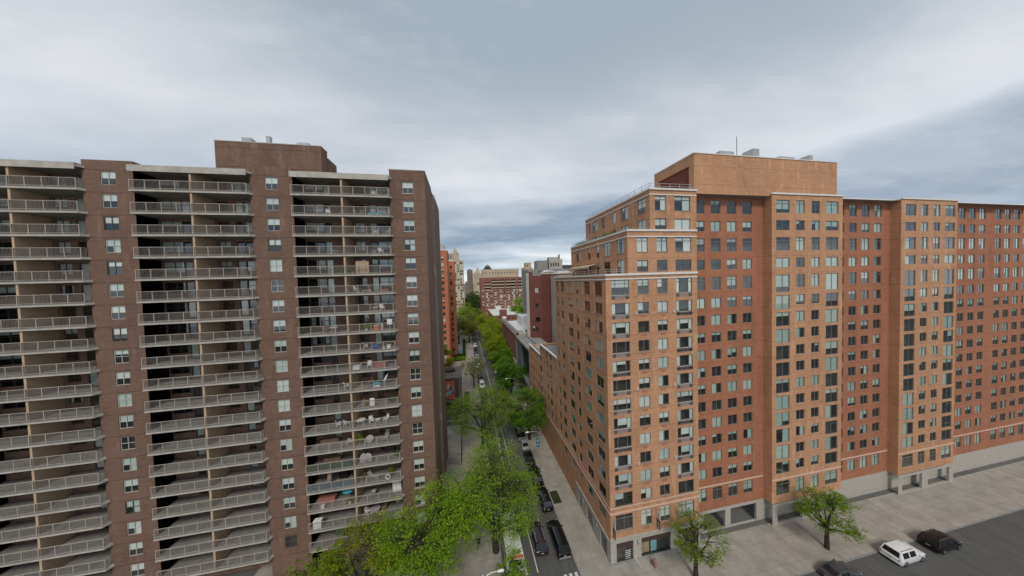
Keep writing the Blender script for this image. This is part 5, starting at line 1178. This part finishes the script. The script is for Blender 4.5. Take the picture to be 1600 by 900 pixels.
# ================================================================== PEOPLE
def make_person(label, loc, rz, coat, legs, src=None, stride=.25, group=None):
    t = thing('person', label, 'person', loc, rz, group)
    J = {'pel': (0, 0, .95, .15, .11), 'sp': (0, .01, 1.15, .15, .11), 'ch': (0, .0, 1.36, .18, .12), 'nk': (0, 0, 1.5, .06, .06), 'hd': (0, .02, 1.62, .085, .1), 'ht': (0, .02, 1.74, .07, .08)}
    V, E, Rr = [], [], []; ix = {}
    def add(n, p, r, par=None):
        ix[n] = len(V); V.append(p[:3]); Rr.append(r)
        if par: E.append((ix[par], ix[n]))
    prev = None
    for n in ('pel', 'sp', 'ch', 'nk', 'hd', 'ht'): q = J[n]; add(n, q, (q[3], q[4]), prev); prev = n
    for s, sg in (('l', -1), ('r', 1)):
        f = stride*sg
        add('hip'+s, (sg*.1, 0, .88), (.1, .1), 'pel'); add('kn'+s, (sg*.11, f*.7+.03, .5), (.07, .07), 'hip'+s); add('an'+s, (sg*.11, f*1.2-.05, .1), (.045, .045), 'kn'+s); add('to'+s, (sg*.12, f*1.2+.12, .045), (.045, .035), 'an'+s)
        add('sh'+s, (sg*.19, 0, 1.4), (.075, .075), 'ch'); add('el'+s, (sg*.25, -f*.3, 1.14), (.055, .055), 'sh'+s); add('wr'+s, (sg*.25, -f*.8+.1, .92), (.038, .038), 'el'+s); add('ha'+s, (sg*.25, -f*.9+.13, .82), (.035, .045), 'wr'+s)
    me = bpy.data.meshes.new('body'); me.from_pydata(V, E, []); ob = bpy.data.objects.new('body', me); C.objects.link(ob)
    ob.modifiers.new('skin', 'SKIN'); me.skin_vertices.new() if not me.skin_vertices else None
    for i, r_ in enumerate(Rr): me.skin_vertices[0].data[i].radius = r_
    me.skin_vertices[0].data[0].use_root = True
    ob.modifiers.new('sub', 'SUBSURF').levels = 1
    dg = bpy.context.evaluated_depsgraph_get(); nm = bpy.data.meshes.new_from_object(ob.evaluated_get(dg)); bpy.data.objects.remove(ob)
    nm.materials.clear()
    for m in (coat, legs, 'skin', 'black'): nm.materials.append(M[m])
    for p in nm.polygons:
        z_ = p.center.z; p.material_index = 2 if z_ > 1.5 or (z_ < .9 and abs(p.center.x) > .21) else 0 if z_ > .82 else 1 if z_ > .09 else 3; p.use_smooth = True
    b = link('body', nm, t); s = MB(); s.tube([(0, -.03, 1.6), (0, -.02, 1.7), (0, .0, 1.785), (0, .01, 1.81)], [.085, .105, .08, .02], M['hair'], 8); link('hair', s.mesh('hair', smooth=True), b)
    return t
make_person('person in dark coat walking on the left sidewalk beneath the bright green tree', (.75, 38.4, .13), 2.9, 'black', 'denim')
make_person('person in black walking down the middle of the far road', (8.9, 124.5, 0), 3.0, 'black', 'black')
make_person('person in dark clothes standing alone on the far path', (.6, 156, .13), 1.5, 'denim', 'black', stride=.05); make_person('person in black in the middle of the far path', (2.0, 154, .13), -1, 'black', 'denim', stride=.1)
make_person('person in dark red top on the far path nearest the parked cars', (3.1, 152.5, .13), 1., 'redcloth', 'black', stride=.15)

# ================================================================== SKY AND LIGHT
W = bpy.data.worlds.new('World'); scene.world = W; W.use_nodes = True; nt = W.node_tree; nt.nodes.clear()
SUN_EL, SUN_AZ = math.radians(47), math.radians(188)     # compass style: 0 = +Y, clockwise
out = N(nt, 'ShaderNodeOutputWorld'); bg = N(nt, 'ShaderNodeBackground'); bg.inputs[1].default_value = .096
sky = N(nt, 'ShaderNodeTexSky', sky_type='NISHITA'); sky.sun_disc = False; sky.sun_elevation = SUN_EL; sky.sun_rotation = SUN_AZ
tc = N(nt, 'ShaderNodeTexCoord'); sp = N(nt, 'ShaderNodeSeparateXYZ'); L(nt, tc.outputs['Generated'], sp.inputs[0])
mx = N(nt, 'ShaderNodeMath', operation='MAXIMUM'); L(nt, sp.outputs[2], mx.inputs[0]); mx.inputs[1].default_value = 0
ad = N(nt, 'ShaderNodeMath', operation='ADD'); L(nt, mx.outputs[0], ad.inputs[0]); ad.inputs[1].default_value = .14
dx = N(nt, 'ShaderNodeMath', operation='DIVIDE'); L(nt, sp.outputs[0], dx.inputs[0]); L(nt, ad.outputs[0], dx.inputs[1])
dy = N(nt, 'ShaderNodeMath', operation='DIVIDE'); L(nt, sp.outputs[1], dy.inputs[0]); L(nt, ad.outputs[0], dy.inputs[1])
cb = N(nt, 'ShaderNodeCombineXYZ'); L(nt, dx.outputs[0], cb.inputs[0]); L(nt, dy.outputs[0], cb.inputs[1])
n1 = noise(nt, mapping(nt, cb.outputs[0], (.55, .8, 1), (2.2, 1.3, 0)), .8, 6, .5)
mp2 = N(nt, 'ShaderNodeMapping'); mp2.inputs['Rotation'].default_value = (0, 0, .5); mp2.inputs['Scale'].default_value = (.42, 1.0, 1); mp2.inputs['Location'].default_value = (5, 2, 0); L(nt, cb.outputs[0], mp2.inputs['Vector'])
n2 = noise(nt, mp2.outputs[0], 1.0, 6, .5)
# broad tone of the cloud deck by elevation, disturbed by the noise
el = N(nt, 'ShaderNodeMath', operation='MULTIPLY_ADD'); L(nt, rng(nt, n1, .3, .7, -.5, .5), el.inputs[0]); el.inputs[1].default_value = .16; L(nt, sp.outputs[2], el.inputs[2])
rp = N(nt, 'ShaderNodeValToRGB'); L(nt, el.outputs[0], rp.inputs[0]); cr = rp.color_ramp
stops = [(0, (232, 236, 239)), (.05, (210, 219, 227)), (.085, (168, 184, 199)), (.14, (108, 131, 156)), (.205, (128, 146, 167)), (.265, (202, 207, 214)), (.36, (210, 212, 217)), (.52, (185, 191, 198)), (.68, (155, 168, 176)), (1, (142, 155, 165))]
cr.elements[0].position = 0; cr.elements[0].color = srgb(*stops[0][1]); cr.elements[1].position = 1; cr.elements[1].color = srgb(*stops[-1][1])
for p_, c_ in stops[1:-1]: e_ = cr.elements.new(p_); e_.color = srgb(*c_)
cl = mixc(nt, rng(nt, n2, .42, .62, 0, .55), rp.outputs[0], srgb(158, 173, 186))
cl = mixc(nt, rng(nt, n2, .52, .34, 0, .4), cl, srgb(222, 226, 231))
n4 = noise(nt, mapping(nt, cb.outputs[0], (.8, 1.5, 1), (1, 8, 0)), 2.6, 8, .62)
cl = mixc(nt, rng(nt, n4, .48, .68, 0, .16), cl, srgb(150, 164, 178))
cl = mixc(nt, rng(nt, n4, .46, .30, 0, .16), cl, srgb(224, 227, 231))
cl10 = mixc(nt, 1., cl, (10, 10, 10), 'MULTIPLY')
col = mixc(nt, .93, sky.outputs[0], cl10)
L(nt, col, bg.inputs[0]); L(nt, bg.outputs[0], out.inputs[0])
sl_ = bpy.data.lights.new('sun', 'SUN'); sl_.energy = 1.5; sl_.angle = math.radians(14); sl_.color = (1, .93, .84)
so = bpy.data.objects.new('sun', sl_); C.objects.link(so)
d = Vector((math.sin(SUN_AZ)*math.cos(SUN_EL), math.cos(SUN_AZ)*math.cos(SUN_EL), math.sin(SUN_EL))); so.rotation_euler = d.to_track_quat('Z', 'Y').to_euler(); so.location = (0, 0, 120)

# ================================================================== CAMERA
yaw, pitch, roll, fpx = 1.81366355e-01, 2.91551591e-02, 3.00551463e-02, 407.577917
cy, sy, cp, sp_ = math.cos(yaw), math.sin(yaw), math.cos(pitch), math.sin(pitch)
f = Vector((sy*cp, cy*cp, -sp_)); r = Vector((cy, -sy, 0)); dn = f.cross(r); c_, s_ = math.cos(roll), math.sin(roll)
r2 = c_*r+s_*dn; d2 = -s_*r+c_*dn
cam = bpy.data.cameras.new('camera'); co = bpy.data.objects.new('camera', cam); C.objects.link(co); scene.camera = co
cam.sensor_fit = 'HORIZONTAL'; cam.sensor_width = 36; cam.lens = fpx/1600*36; cam.clip_end = 9000; cam.clip_start = .2
mt = Matrix((( r2.x, -d2.x, -f.x, 0), (r2.y, -d2.y, -f.y, 0), (r2.z, -d2.z, -f.z, 40), (0, 0, 0, 1))); co.matrix_world = mt
scene.view_settings.view_transform = 'Standard'; scene.view_settings.look = 'None'; scene.view_settings.exposure = .28; scene.view_settings.gamma = 1
scene.cycles.max_bounces = 6; scene.cycles.transparent_max_bounces = 8
